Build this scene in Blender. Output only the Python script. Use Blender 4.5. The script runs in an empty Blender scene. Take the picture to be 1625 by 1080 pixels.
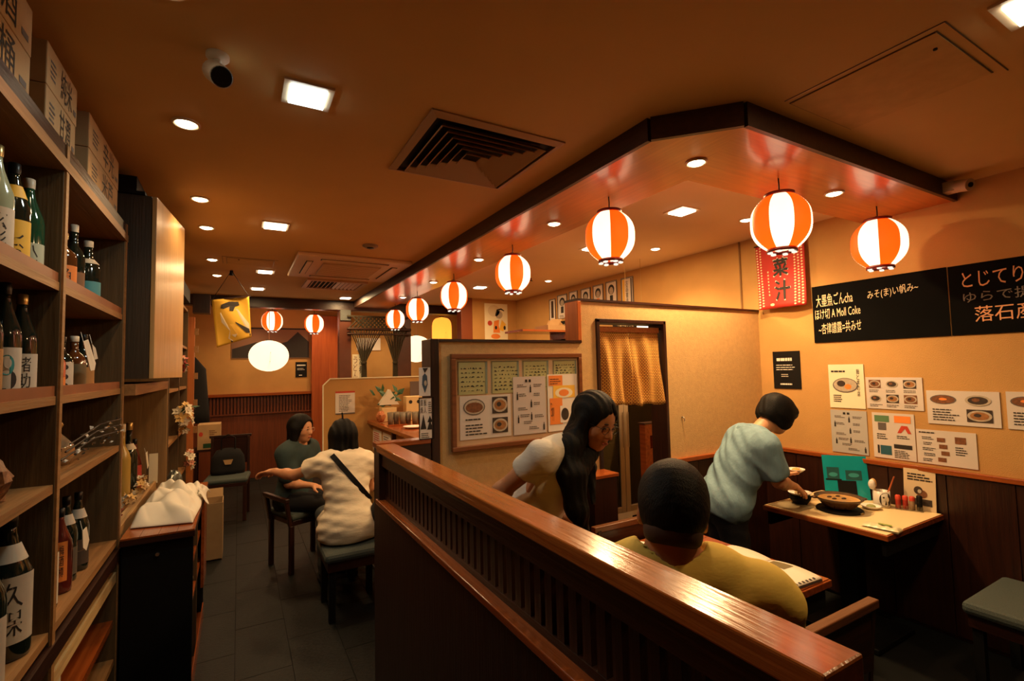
import bpy, math, random
import numpy as np
from mathutils import Vector, Matrix
random.seed(7); np.random.seed(7)
SC = bpy.context.scene
COL = SC.collection
V = Vector
PI = math.pi

# ---------------------------------------------------------------- camera, world, exposure
def make_camera():
    yaw, pitch, roll, fl = .514081, .05654, -.021167, 767.94
    cy, sy, cp, sp = math.cos(yaw), math.sin(yaw), math.cos(pitch), math.sin(pitch)
    f = V((sy*cp, cy*cp, sp)); r = V((cy, -sy, 0)); u = r.cross(f)
    r2 = r*math.cos(roll)+u*math.sin(roll); u2 = -r*math.sin(roll)+u*math.cos(roll)
    cd = bpy.data.cameras.new('camera'); co = bpy.data.objects.new('camera', cd); COL.objects.link(co)
    cd.sensor_width = 36; cd.lens = fl/1625*36; cd.clip_start = .02; cd.clip_end = 60
    m = Matrix((r2, u2, -f)).transposed().to_4x4(); m.translation = V((0, 0, 1.65))
    co.matrix_world = m
    SC.camera = co
make_camera()
w = bpy.data.worlds.new('world'); SC.world = w; w.use_nodes = True
w.node_tree.nodes['Background'].inputs[0].default_value = (.9, .55, .3, 1)
w.node_tree.nodes['Background'].inputs[1].default_value = .004
SC.view_settings.view_transform = 'Standard'
SC.view_settings.look = 'None'
SC.view_settings.gamma = 1
SC.view_settings.use_curve_mapping = False
SC.view_settings.exposure = 0.15
try:
    SC.cycles.use_denoising = True
    SC.cycles.max_bounces = 7; SC.cycles.diffuse_bounces = 4; SC.cycles.sample_clamp_indirect = 4
    SC.cycles.caustics_reflective = False; SC.cycles.caustics_refractive = False
except Exception:
    pass
# light levels (watts), tuned here
P_DOWN = 13.0        # ordinary round downlight
P_PANEL = 9.0        # square panel lamp
WARM = (1, .56, .2)
WARM2 = (1, .62, .28)
COOL = (.86, 1, .9)
E_LANT_W, E_LANT_O = .85, .25   # lantern paper, white and orange stripes

# ---------------------------------------------------------------- materials
MATS = {}
def mat(name, col, rough=.6, metal=0, var=0, vs=8, bump=0, bs=60, col2=None, spec=.5, emit=None, es=0, trans=0, coat=0, alpha=1, stretch=(1, 1, 1), sss=0):
    if name in MATS: return MATS[name]
    m = bpy.data.materials.new(name); m.use_nodes = True
    nt = m.node_tree; N = nt.nodes; L = nt.links; b = N['Principled BSDF']
    b.inputs['Base Color'].default_value = (*col, 1); b.inputs['Roughness'].default_value = rough
    b.inputs['Metallic'].default_value = metal; b.inputs['Specular IOR Level'].default_value = spec
    if trans: b.inputs['Transmission Weight'].default_value = trans
    if coat: b.inputs['Coat Weight'].default_value = coat; b.inputs['Coat Roughness'].default_value = .12
    if sss:
        b.inputs['Subsurface Weight'].default_value = sss; b.inputs['Subsurface Radius'].default_value = (.02, .008, .004); b.inputs['Subsurface Scale'].default_value = .5
    if alpha < 1: b.inputs['Alpha'].default_value = alpha
    if emit:
        b.inputs['Emission Color'].default_value = (*emit, 1); b.inputs['Emission Strength'].default_value = es
    if var or col2 or bump:
        tc = N.new('ShaderNodeTexCoord'); mp = N.new('ShaderNodeMapping'); L.new(tc.outputs['Object'], mp.inputs['Vector'])
        mp.inputs['Scale'].default_value = stretch
    if var or col2:
        nz = N.new('ShaderNodeTexNoise'); nz.inputs['Scale'].default_value = vs; nz.inputs['Detail'].default_value = 6
        L.new(mp.outputs[0], nz.inputs['Vector'])
        rp = N.new('ShaderNodeValToRGB'); L.new(nz.outputs['Fac'], rp.inputs['Fac'])
        c2 = col2 or tuple(c*(1-var) for c in col)
        rp.color_ramp.elements[0].position = .3; rp.color_ramp.elements[1].position = .7
        rp.color_ramp.elements[0].color = (*c2, 1); rp.color_ramp.elements[1].color = (*col, 1)
        L.new(rp.outputs['Color'], b.inputs['Base Color'])
    if bump:
        n2 = N.new('ShaderNodeTexNoise'); n2.inputs['Scale'].default_value = bs; n2.inputs['Detail'].default_value = 4
        L.new(mp.outputs[0], n2.inputs['Vector'])
        bp = N.new('ShaderNodeBump'); bp.inputs['Strength'].default_value = bump; bp.inputs['Distance'].default_value = .01
        L.new(n2.outputs['Fac'], bp.inputs['Height']); L.new(bp.outputs[0], b.inputs['Normal'])
    MATS[name] = m
    return m

def wood(name, c1, c2, axis='y', rough=.4, scale=1.0, coat=0, bump=.15):
    st = {'x': (1.2, 22, 22), 'y': (22, 1.2, 22), 'z': (22, 22, 1.2)}[axis]
    return mat(name, c2, rough, vs=2.2*scale, col2=c1, bump=bump, bs=5*scale, stretch=st, coat=coat)

def emis(name, col, s):
    if name in MATS: return MATS[name]
    m = bpy.data.materials.new(name); m.use_nodes = True; nt = m.node_tree; nt.nodes.clear()
    e = nt.nodes.new('ShaderNodeEmission'); o = nt.nodes.new('ShaderNodeOutputMaterial')
    e.inputs[0].default_value = (*col, 1); e.inputs[1].default_value = s
    nt.links.new(e.outputs[0], o.inputs[0]); MATS[name] = m
    return m

def glass(name, col=(1, 1, 1), rough=.02, tint=.5):
    # thin pane: mostly see-through with a sheen
    if name in MATS: return MATS[name]
    m = bpy.data.materials.new(name); m.use_nodes = True; nt = m.node_tree; N = nt.nodes; N.clear()
    t = N.new('ShaderNodeBsdfTransparent'); t.inputs[0].default_value = (*col, 1)
    g = N.new('ShaderNodeBsdfGlossy'); g.inputs['Roughness'].default_value = rough
    f = N.new('ShaderNodeFresnel'); f.inputs[0].default_value = 1.5
    mx = N.new('ShaderNodeMixShader'); o = N.new('ShaderNodeOutputMaterial')
    nt.links.new(f.outputs[0], mx.inputs[0]); nt.links.new(t.outputs[0], mx.inputs[1]); nt.links.new(g.outputs[0], mx.inputs[2]); nt.links.new(mx.outputs[0], o.inputs[0])
    MATS[name] = m
    return m

def paper_glow(name, col, s, t=.5):
    # lantern paper: lets the bulb's light through and glows
    if name in MATS: return MATS[name]
    m = bpy.data.materials.new(name); m.use_nodes = True; b = m.node_tree.nodes['Principled BSDF']
    b.inputs['Base Color'].default_value = (*[min(1, c) for c in col], 1); b.inputs['Roughness'].default_value = .6
    b.inputs['Emission Color'].default_value = (*col, 1); b.inputs['Emission Strength'].default_value = s
    N = m.node_tree.nodes; tr = N.new('ShaderNodeBsdfTranslucent'); tr.inputs[0].default_value = (*[min(1, c) for c in col], 1)
    ad = N.new('ShaderNodeAddShader'); m.node_tree.links.new(b.outputs[0], ad.inputs[0]); m.node_tree.links.new(tr.outputs[0], ad.inputs[1])
    m.node_tree.links.new(ad.outputs[0], N['Material Output'].inputs['Surface']); b.inputs['Base Color'].default_value = (*[min(1, c)*.3 for c in col], 1)
    MATS[name] = m
    return m

# the shared palette
M_CEIL = mat('ceiling_paint', (.70, .44, .17), .85, var=.06, vs=3)
M_PLASTER = mat('ochre_plaster', (.56, .31, .095), .85, var=.1, vs=5, bump=.25, bs=220)
M_PLASTER2 = mat('tan_plaster', (.60, .38, .155), .85, var=.12, vs=40, bump=.3, bs=260)
M_DARKWOOD = wood('dark_red_wood', (.018, .0048, .002), (.036, .009, .0032), 'y', .38)
M_DARKWOODX = wood('dark_red_wood_x', (.018, .0048, .002), (.036, .009, .0032), 'x', .38)
M_DARKWOODZ = wood('dark_red_wood_z', (.018, .0048, .002), (.036, .009, .0032), 'z', .38)
M_REDWOOD = wood('lacquered_red_wood', (.22, .045, .008), (.36, .085, .016), 'y', .22, coat=.35)
M_REDWOODX = wood('lacquered_red_wood_x', (.22, .045, .008), (.36, .085, .016), 'x', .22, coat=.35)
M_SOFFIT = wood('soffit_veneer', (.42, .105, .010), (.55, .15, .016), 'y', .3, coat=.3, bump=.05)
M_SOFFITX = wood('soffit_veneer_x', (.42, .105, .010), (.55, .15, .016), 'x', .3, coat=.3, bump=.05)
M_FASCIA = wood('fascia_wood', (.03, .011, .005), (.055, .02, .008), 'y', .45)
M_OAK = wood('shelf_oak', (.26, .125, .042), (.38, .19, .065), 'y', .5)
M_OAKZ_SHADED = wood('shelf_oak_shaded_z', (.085, .052, .022), (.13, .08, .034), 'z', .5)  # oak darkened in its colour to stand for shade inside the shelves
M_GOLDWOOD = wood('gold_ash_veneer', (.52, .31, .12), (.66, .42, .18), 'z', .3)
M_BLACK = mat('black_paint', (.006, .0055, .0055), .6, spec=.2)
M_BLACKMET = mat('black_metal', (.015, .014, .014), .35, .6)
M_STEEL = mat('brushed_steel', (.55, .52, .47), .35, 1)
M_ALU = mat('aluminium', (.7, .62, .5), .35, .7)
M_WHITE = mat('white_paint', (.78, .74, .66), .5)
M_PAPER = mat('white_paper', (.80, .74, .66), .6, var=.03, vs=10)
M_PAPERLAM = mat('laminated_paper', (.66, .60, .55), .35)
M_CREAM = mat('cream_paper', (.85, .78, .55), .6)
M_INK = mat('ink', (.02, .015, .012), .7)
M_INKG = mat('grey_ink', (.12, .1, .09), .7)
M_RED = mat('red_print', (.55, .05, .02), .6)
M_ORANGE = mat('orange_print', (.85, .25, .04), .6)
M_YELLOW = mat('yellow_print', (.85, .50, .06), .6)
M_TEALP = mat('teal_print', (.03, .28, .28), .6)
M_FOODB = mat('food_brown', (.25, .09, .03), .7, var=.5, vs=60)
M_FOODD = mat('food_dark', (.05, .03, .02), .7, var=.5, vs=60)
M_FOODP = mat('dish_pale', (.55, .47, .36), .6, var=.3, vs=50)
M_GREEN = mat('leaf_green', (.02, .09, .03), .6, var=.4, vs=30)
M_CARD = mat('cardboard', (.50, .32, .15), .8, var=.12, vs=12)
M_SLATE = mat('slate_tile', (.007, .009, .0088), .5, spec=.3, var=.4, vs=9, bump=.5, bs=40, stretch=(1, 5, 1))
M_GROUT = mat('tile_grout', (.006, .0065, .006), .8, spec=.2)
M_CUSH = mat('grey_cushion', (.065, .085, .078), .85, var=.35, vs=180, bump=.3, bs=300)
M_CREAMTOP = mat('cream_laminate', (.80, .62, .33), .4, var=.04, vs=5)

# ---------------------------------------------------------------- mesh building
ORG = {}
class MB:
    def __init__(s): s.v = []; s.f = []; s.m = []; s.sm = []
    def add(s, vs, fs, mi=0, smooth=False):
        o = len(s.v); s.v += [tuple(p) for p in vs]
        for f in fs: s.f.append(tuple(i+o for i in f)); s.m.append(mi); s.sm.append(smooth)
        return s
    def box(s, lo, hi, mi=0, R=None, c=None):
        x0, y0, z0 = lo; x1, y1, z1 = hi
        vs = [V(p) for p in ((x0, y0, z0), (x1, y0, z0), (x1, y1, z0), (x0, y1, z0), (x0, y0, z1), (x1, y0, z1), (x1, y1, z1), (x0, y1, z1))]
        if R is not None:
            c = V(c) if c is not None else (V(lo)+V(hi))/2
            vs = [c+R@(p-c) for p in vs]
        return s.add(vs, [(0, 3, 2, 1), (4, 5, 6, 7), (0, 1, 5, 4), (1, 2, 6, 5), (2, 3, 7, 6), (3, 0, 4, 7)], mi)
    def bar(s, a, b, w, h, mi=0, up=(0, 0, 1)):
        a, b = V(a), V(b); d = (b-a).normalized(); u = V(up)
        if abs(d.dot(u)) > .99: u = V((1, 0, 0))
        x = d.cross(u).normalized(); y = x.cross(d)
        vs = [p+x*i*w/2+y*j*h/2 for p in (a, b) for i, j in ((-1, -1), (1, -1), (1, 1), (-1, 1))]
        return s.add(vs, [(0, 1, 2, 3), (7, 6, 5, 4), (0, 4, 5, 1), (1, 5, 6, 2), (2, 6, 7, 3), (3, 7, 4, 0)], mi)
    def cyl(s, a, b, r0, r1=None, n=16, mi=0, smooth=True, cap=True):
        a, b = V(a), V(b); r1 = r0 if r1 is None else r1; d = (b-a).normalized()
        x = d.orthogonal().normalized(); y = d.cross(x)
        vs = []
        for p, r in ((a, r0), (b, r1)):
            vs += [p+(x*math.cos(2*PI*i/n)+y*math.sin(2*PI*i/n))*r for i in range(n)]
        s.add(vs, [(i, (i+1) % n, n+(i+1) % n, n+i) for i in range(n)], mi, smooth)
        if cap: s.add(vs, [tuple(range(n-1, -1, -1)), tuple(range(n, 2*n))], mi)
        return s
    def lathe(s, c, prof, n=24, mi=0, smooth=True, R=None, sx=1, sy=1, mfun=None):
        c = V(c); vs = []
        for r, z in prof:
            for i in range(n):
                p = V((r*math.cos(2*PI*i/n)*sx, r*math.sin(2*PI*i/n)*sy, z))
                vs.append(c+(R@p if R is not None else p))
        o = len(s.v); s.v += [tuple(p) for p in vs]
        for j in range(len(prof)-1):
            for i in range(n):
                k = (i+1) % n
                s.f.append((o+j*n+i, o+j*n+k, o+(j+1)*n+k, o+(j+1)*n+i)); s.m.append(mfun(i, j) if mfun else mi); s.sm.append(smooth)
        return s
    def tube(s, pts, r, n=8, mi=0):
        pts = [V(p) for p in pts]; vs = []; m = len(pts)
        rr = r if isinstance(r, (list, tuple)) else [r]*m
        px = None
        for i, p in enumerate(pts):
            d = (pts[min(i+1, m-1)]-pts[max(i-1, 0)]).normalized()
            x = d.orthogonal().normalized() if px is None else (px-d*px.dot(d)).normalized()
            px = x; y = d.cross(x)
            vs += [p+(x*math.cos(2*PI*k/n)+y*math.sin(2*PI*k/n))*rr[i] for k in range(n)]
        s.add(vs, [(i*n+k, i*n+(k+1) % n, (i+1)*n+(k+1) % n, (i+1)*n+k) for i in range(m-1) for k in range(n)], mi, True)
        return s.add(vs, [tuple(range(n-1, -1, -1)), tuple(range((m-1)*n, m*n))], mi)
    def ell(s, c, r, nu=16, nv=10, mi=0, R=None):
        prof = []
        c = V(c); vs = []
        for j in range(nv+1):
            t = PI*j/nv
            for i in range(nu):
                p = V((r[0]*math.sin(t)*math.cos(2*PI*i/nu), r[1]*math.sin(t)*math.sin(2*PI*i/nu), -r[2]*math.cos(t)))
                vs.append(c+(R@p if R is not None else p))
        return s.add(vs, [(j*nu+i, j*nu+(i+1) % nu, (j+1)*nu+(i+1) % nu, (j+1)*nu+i) for j in range(nv) for i in range(nu)], mi, True)
    def prism(s, pts, d, mi=0, mside=None):
        pts = [V(p) for p in pts]; d = V(d); n = len(pts)
        vs = pts+[p+d for p in pts]
        s.add(vs, [tuple(range(n-1, -1, -1)), tuple(range(n, 2*n))], mi)
        return s.add(vs, [(i, (i+1) % n, n+(i+1) % n, n+i) for i in range(n)], mi if mside is None else mside)
    def grid(s, fn, nu, nv, mi=0, smooth=True, th=None):
        vs = [fn(i/nu, j/nv) for j in range(nv+1) for i in range(nu+1)]
        fs = [(j*(nu+1)+i, j*(nu+1)+i+1, (j+1)*(nu+1)+i+1, (j+1)*(nu+1)+i) for j in range(nv) for i in range(nu)]
        return s.add(vs, fs, mi, smooth)
    def build(s, name, mats, parent=None, bev=0, org=None, solid=0, sub=0, fix=False):
        if not isinstance(mats, (list, tuple)): mats = [mats]
        if org is None:
            if parent is not None: org = ORG[parent.name]
            else:
                a = np.array(s.v); lo = a.min(0); hi = a.max(0); org = V(((lo[0]+hi[0])/2, (lo[1]+hi[1])/2, lo[2]))
        org = V(org)
        me = bpy.data.meshes.new(name)
        me.from_pydata([(p[0]-org.x, p[1]-org.y, p[2]-org.z) for p in s.v], [], s.f)
        me.polygons.foreach_set('material_index', s.m); me.polygons.foreach_set('use_smooth', s.sm)
        for m in mats: me.materials.append(m)
        if fix:
            import bmesh
            bm = bmesh.new(); bm.from_mesh(me); bmesh.ops.recalc_face_normals(bm, faces=bm.faces); bm.to_mesh(me); bm.free()
        me.update()
        return link(name, me, parent, org, bev, solid, sub)
def link(name, me, parent, org, bev=0, solid=0, sub=0):
    o = bpy.data.objects.new(name, me); COL.objects.link(o); ORG[o.name] = V(org)
    if parent is not None:
        o.parent = parent; o.location = V(org)-ORG[parent.name]
    else: o.location = org
    if solid:
        md = o.modifiers.new('thick', 'SOLIDIFY'); md.thickness = solid; md.offset = 0
    if bev:
        md = o.modifiers.new('bevel', 'BEVEL'); md.width = bev; md.segments = 2; md.limit_method = 'ANGLE'; md.angle_limit = .9
    if sub:
        md = o.modifiers.new('sub', 'SUBSURF'); md.levels = sub; md.render_levels = sub
    return o
def tag(o, label, cat, group=None):
    o['label'] = label; o['category'] = cat
    if group: o['group'] = group
    return o
def struct(o): o['kind'] = 'structure'; return o
def thing(name, label, cat, loc, group=None):
    o = bpy.data.objects.new(name, None); COL.objects.link(o); o.location = loc; ORG[o.name] = V(loc); o.empty_display_size = .05
    return tag(o, label, cat, group)
def part(name, me, parent, loc=(0, 0, 0), rot=None):       # shared-mesh part at an offset from its parent
    o = bpy.data.objects.new(name, me); COL.objects.link(o); o.parent = parent; o.location = loc
    if rot: o.rotation_euler = rot
    ORG[o.name] = ORG[parent.name]+V(loc)
    return o
def copy_tree(o, parent=None, loc=None):
    c = o.copy(); COL.objects.link(c); c.parent = parent
    if loc is not None: c.location = loc
    ORG[c.name] = V(c.location) if parent is None else ORG[parent.name]+V(c.location)
    for ch in o.children: copy_tree(ch, c)
    return c
def bx(name, lo, hi, m, parent=None, bev=0):
    return MB().box(lo, hi).build(name, m, parent, bev)

# ---------------------------------------------------------------- lettering and sheets
TC = {}
def text_geo(s):
    if s not in TC:
        c = bpy.data.curves.new('lettering', 'FONT'); c.body = s; c.size = 1; c.resolution_u = 2
        o = bpy.data.objects.new('lettering', c); me = o.to_mesh()
        vs = [tuple(v.co) for v in me.vertices]; fs = [tuple(p.vertices) for p in me.polygons]
        o.to_mesh_clear(); bpy.data.objects.remove(o); bpy.data.curves.remove(c)
        if vs:
            x0 = min(v[0] for v in vs); x1 = max(v[0] for v in vs); y0 = min(v[1] for v in vs); y1 = max(v[1] for v in vs)
        else: x0 = y0 = 0; x1 = y1 = 1
        TC[s] = (vs, fs, (x0, y0, x1, y1))
    return TC[s]
class Page:
    """flat print laid on a rectangle: o lower-left corner, u right, v up, lifted off along n; items in 0..1"""
    def __init__(s, o, u, v, w, h, lift=.0012):
        s.o, s.u, s.v, s.w, s.h = V(o), V(u), V(v), w, h; s.n = s.u.cross(s.v); s.k = lift; s.mb = MB(); s.mats = []; s.layer = 0
    def mi(s, m):
        if m not in s.mats: s.mats.append(m)
        return s.mats.index(m)
    def p(s, x, y): return s.o+s.u*(x*s.w)+s.v*(y*s.h)+s.n*(s.k+s.layer*.0004)
    def rect(s, x0, y0, x1, y1, m):
        s.mb.add([s.p(x0, y0), s.p(x1, y0), s.p(x1, y1), s.p(x0, y1)], [(0, 1, 2, 3)], s.mi(m)); return s
    def poly(s, pts, m):
        s.mb.add([s.p(*q) for q in pts], [tuple(range(len(pts)))], s.mi(m)); return s
    def el(s, cx, cy, rx, ry, m, n=18, a=0):
        ca, sa = math.cos(a), math.sin(a)
        s.mb.add([s.p(cx+rx*math.cos(2*PI*i/n)*ca-ry*math.sin(2*PI*i/n)*sa, cy+rx*math.cos(2*PI*i/n)*sa+ry*math.sin(2*PI*i/n)*ca) for i in range(n)], [tuple(range(n))], s.mi(m)); return s
    def up(s): s.layer += 1; return s
    def text(s, t, x0, y0, x1, y1, m, vert=False, tilt=0):
        if vert:
            n = len(t)
            for i, ch in enumerate(t): s.text(ch, x0, y1-(i+1)*(y1-y0)/n, x1, y1-(i+.08)*(y1-y0)/n, m)
            return s
        vs, fs, (a, b, c, d) = text_geo(t)
        if not fs: return s
        q = [s.p(x0+(p[0]-a)/(c-a)*(x1-x0), y0+(p[1]-b)/(d-b)*(y1-y0)+tilt*(p[0]-a)/(c-a)) for p in vs]
        s.mb.add(q, fs, s.mi(m)); return s
    def lines(s, x0, y0, x1, y1, n, m, fill=.45, rnd=None):
        rnd = rnd or random.Random(int(x0*1000+y0*77+n)); dy = (y1-y0)/n
        for i in range(n):
            x = x0; xe = x0+(x1-x0)*(.6+.4*rnd.random())
            while x < xe:
                wd = (x1-x0)*(.08+.16*rnd.random())
                s.rect(x, y0+i*dy, min(xe, x+wd), y0+i*dy+dy*fill, m); x += wd+(x1-x0)*.025
        return s
    def food(s, x0, y0, x1, y1, kind=0):
        cx, cy, rx, ry = (x0+x1)/2, (y0+y1)/2, (x1-x0)/2, (y1-y0)/2
        if kind in (0, 2): s.rect(x0, y0, x1, y1, M_FOODD if kind == 2 else M_FOODB)
        s.up().el(cx, cy, rx*.96, ry*.86, M_FOODP).up().el(cx, cy, rx*.75, ry*.62, [M_FOODB, M_FOODD, mat('food_amber', (.40, .17, .05), .7, var=.4, vs=60)][kind % 3])
        s.up().el(cx-rx*.15, cy+ry*.1, rx*.3, ry*.28, [M_FOODD, M_FOODB, M_FOODD][kind % 3]); s.layer -= 3; return s
    def build(s, parent, name='print'):
        if not s.mb.f: return None
        groups = s.clusters()
        for idx in groups:
            g = MB(); mp = {}
            for k in idx:
                f = s.mb.f[k]
                for i in f:
                    if i not in mp: mp[i] = len(g.v); g.v.append(s.mb.v[i])
                g.f.append(tuple(mp[i] for i in f)); g.m.append(s.mb.m[k]); g.sm.append(False)
            o = g.build(name, s.mats, parent)
        return o
    def clusters(s):
        # faces of one print, grouped into the patches that lie far apart on the sheet
        n = len(s.mb.v); par = list(range(n))
        def find(i):
            while par[i] != i: par[i] = par[par[i]]; i = par[i]
            return i
        for f in s.mb.f:
            for i in f[1:]: par[find(i)] = find(f[0])
        isl = {}
        for k, f in enumerate(s.mb.f): isl.setdefault(find(f[0]), []).append(k)
        ids = list(isl); pts = [np.array([s.mb.v[i] for k in isl[q] for i in s.mb.f[k]]) for q in ids]
        lo = np.array([p.min(0) for p in pts]); hi = np.array([p.max(0) for p in pts]); size = np.linalg.norm(hi-lo, axis=1); m = len(ids); lab = -np.ones(m, int); c = 0
        for a in range(m):
            if lab[a] >= 0: continue
            st = [a]; lab[a] = c
            while st:
                q = st.pop(); gap = np.linalg.norm(np.maximum(0, np.maximum(lo-hi[q], lo[q]-hi)), axis=1)
                for w_ in np.where((lab < 0) & (gap < .45*np.maximum(size, size[q])))[0]: lab[w_] = c; st.append(int(w_))
            c += 1
        return [[k for j in range(m) if lab[j] == g for k in isl[ids[j]]] for g in range(c)]
def sheet(name, label, cat, o, u, v, w, h, m=None, th=.003, group=None, draw=None, frame=None, parent=None):
    o, u, v = V(o), V(u), V(v); n = u.cross(v); mb = MB()
    mb.prism([o, o+u*w, o+u*w+v*h, o+v*h], n*th)
    ob = mb.build(name, m or M_PAPER, parent)
    if label: tag(ob, label, cat, group)
    if frame:
        fb = MB(); fw, fm = frame
        for a, b in (((0, 0), (w, 0)), ((0, h), (w, h)), ((0, 0), (0, h)), ((w, 0), (w, h))):
            fb.bar(o+u*a[0]+v*a[1]+n*th, o+u*b[0]+v*b[1]+n*th, fw, fw, up=n)
        fb.build('frame', fm, ob)
    if draw:
        pg = Page(o, u, v, w, h, th+.0012); draw(pg); pg.build(ob)
    return ob
UR, VR = V((0, -1, 0)), V((0, 0, 1))      # a sheet on the right-hand wall
UP = V((1, 0, 0))                          # a sheet facing the camera side
# ---------------------------------------------------------------- smooth figures from distance fields
def smin(a, b, k): 
    h = np.clip(.5+.5*(b-a)/k, 0, 1); return b*(1-h)+a*h-k*h*(1-h)
def smax(a, b, k): return -smin(-a, -b, k)
def f_cone(P, a, b, r0, r1):
    a = np.array(a, np.float32); b = np.array(b, np.float32); ab = b-a
    t = np.clip(((P-a)@ab)/max(1e-9, float(ab@ab)), 0, 1)[..., None]
    return np.linalg.norm(P-(a+t*ab), axis=-1)-(r0+(r1-r0)*t[..., 0])
def f_ell(P, c, r, R=None):
    p = P-np.array(c, np.float32)
    if R is not None: p = p@np.array(R, np.float32)       # R columns are the local axes
    r = np.array(r, np.float32); k0 = np.linalg.norm(p/r, axis=-1); k1 = np.linalg.norm(p/(r*r), axis=-1)+1e-9
    return k0*(k0-1)/k1
def f_plane(P, c, n):                                       # negative on the side n points away from
    n = np.array(n, float); n = n/np.linalg.norm(n); return (P-np.array(c, np.float32))@n.astype(np.float32)
def f_box(P, c, hx, R=None, r=.01):
    p = P-np.array(c, np.float32)
    if R is not None: p = p@np.array(R, np.float32)
    q = np.abs(p)-(np.array(hx, np.float32)-r)
    return np.linalg.norm(np.maximum(q, 0), axis=-1)+np.minimum(q.max(-1), 0)-r
def nets(fn, lo, hi, h):
    lo = np.array(lo, float); n = np.ceil((np.array(hi)-lo)/h).astype(int)+1
    ax = [np.float32(lo[i])+np.arange(n[i], dtype=np.float32)*np.float32(h) for i in range(3)]
    P = np.stack(np.meshgrid(*ax, indexing='ij'), -1)
    f = fn(P).astype(np.float32)
    for a in range(3):                                       # close the surface at the border of the box
        sl = [slice(None)]*3; sl[a] = 0; f[tuple(sl)] = np.maximum(f[tuple(sl)], .001); sl[a] = -1; f[tuple(sl)] = np.maximum(f[tuple(sl)], .001)
    s = f < 0
    nx, ny, nz = s.shape
    c = [s[i:nx-1+i, j:ny-1+j, k:nz-1+k] for i in (0, 1) for j in (0, 1) for k in (0, 1)]
    tot = sum(x.astype(np.int8) for x in c); act = (tot > 0) & (tot < 8)
    ids = -np.ones(act.shape, np.int64); cells = np.argwhere(act); ids[act] = np.arange(len(cells))
    acc = np.zeros((len(cells), 3)); cnt = np.zeros(len(cells))
    I, J, K = cells.T
    co = [(0, 0, 0), (0, 0, 1), (0, 1, 0), (0, 1, 1), (1, 0, 0), (1, 0, 1), (1, 1, 0), (1, 1, 1)]
    for a in range(8):
        for b in range(a+1, 8):
            d = [co[b][q]-co[a][q] for q in range(3)]
            if sum(abs(q) for q in d) != 1: continue
            fa = f[I+co[a][0], J+co[a][1], K+co[a][2]]; fb = f[I+co[b][0], J+co[b][1], K+co[b][2]]
            x = (fa < 0) != (fb < 0); t = np.where(x, fa/np.where(x, fa-fb, 1), 0)
            p = np.array(co[a])[None]+t[:, None]*np.array(d)[None]
            acc += np.where(x[:, None], p, 0); cnt += x
    vs = lo+(cells+acc/np.maximum(cnt, 1)[:, None])*h
    faces = []
    for a in range(3):
        b, c2 = (a+1) % 3, (a+2) % 3
        s0 = [slice(None)]*3; s1 = [slice(None)]*3; s0[a] = slice(0, -1); s1[a] = slice(1, None)
        d = s[tuple(s0)] != s[tuple(s1)]; e = np.argwhere(d)
        e = e[(e[:, b] > 0) & (e[:, c2] > 0) & (e[:, b] < s.shape[b]-1) & (e[:, c2] < s.shape[c2]-1)]
        if not len(e): continue
        def off(db, dc):
            q = e.copy(); q[:, b] -= db; q[:, c2] -= dc; return ids[q[:, 0], q[:, 1], q[:, 2]]
        q = np.stack([off(1, 1), off(0, 1), off(0, 0), off(1, 0)], 1)
        inside = s[e[:, 0], e[:, 1], e[:, 2]]
        q[~inside] = q[~inside][:, ::-1]
        faces.append(q)
    return vs, np.concatenate(faces) if faces else np.zeros((0, 4), int)
def mesh_np(name, pieces, mats, parent, org=None):
    vs = []; fs = []; mi = []; o = 0
    for v, f, m in pieces:
        vs.append(v); fs.append(f+o); mi += [m]*len(f); o += len(v)
    vs = np.concatenate(vs); fs = np.concatenate(fs)
    org = V(org) if org is not None else ORG[parent.name]
    me = bpy.data.meshes.new(name); me.from_pydata((vs-np.array(org)).tolist(), [], fs.tolist())
    me.polygons.foreach_set('use_smooth', [True]*len(fs)); me.polygons.foreach_set('material_index', mi)
    for m in mats: me.materials.append(m)
    me.update()
    return link(name, me, parent, org)
def frame(fwd, up=(0, 0, 1)):
    f = np.array(fwd, float); f /= np.linalg.norm(f); u = np.array(up, float); r = np.cross(f, u); r /= np.linalg.norm(r); u = np.cross(r, f)
    return np.stack([r, f, u], 1)                            # columns: right, forward, up
class Field:
    def __init__(s): s.ops = []; s.pts = []
    def cone(s, a, b, r0, r1=None, k=.03):
        r1 = r0 if r1 is None else r1; s.ops.append((lambda P: f_cone(P, a, b, r0, r1), k, 1)); s.pts += [np.array(a)-r0-.02, np.array(a)+r0+.02, np.array(b)-r1-.02, np.array(b)+r1+.02]; return s
    def ell(s, c, r, R=None, k=.03):
        s.ops.append((lambda P: f_ell(P, c, r, R), k, 1)); m = max(r)+.02; s.pts += [np.array(c)-m, np.array(c)+m]; return s
    def box(s, c, hx, R=None, r=.01, k=.02):
        s.ops.append((lambda P: f_box(P, c, hx, R, r), k, 1)); m = float(np.linalg.norm(hx))+.01; s.pts += [np.array(c)-m, np.array(c)+m]; return s
    def cut(s, fn, k=.008): s.ops.append((fn, k, -1)); return s      # keeps where fn < 0
    def cell(s, c, r, R=None, k=.01): return s.cut(lambda P: -f_ell(P, c, r, R), k)
    def cplane(s, c, n, k=.006): return s.cut(lambda P: f_plane(P, c, n), k)
    def warp(s, fn): s.ops.append((fn, 0, 0)); return s
    def __call__(s, P):
        d = None
        for fn, k, w in s.ops:
            if w == 0: d = d+fn(P)
            else:
                e = fn(P); d = e if d is None else (smin(d, e, k) if w > 0 else smax(d, e, k))
        return d
    def mesh(s, h, mi=0, lo=None, hi=None):
        a = np.array(s.pts); L = a.min(0) if lo is None else lo; H = a.max(0) if hi is None else hi
        v, f = nets(s, L, H, h); return v, f, mi
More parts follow.
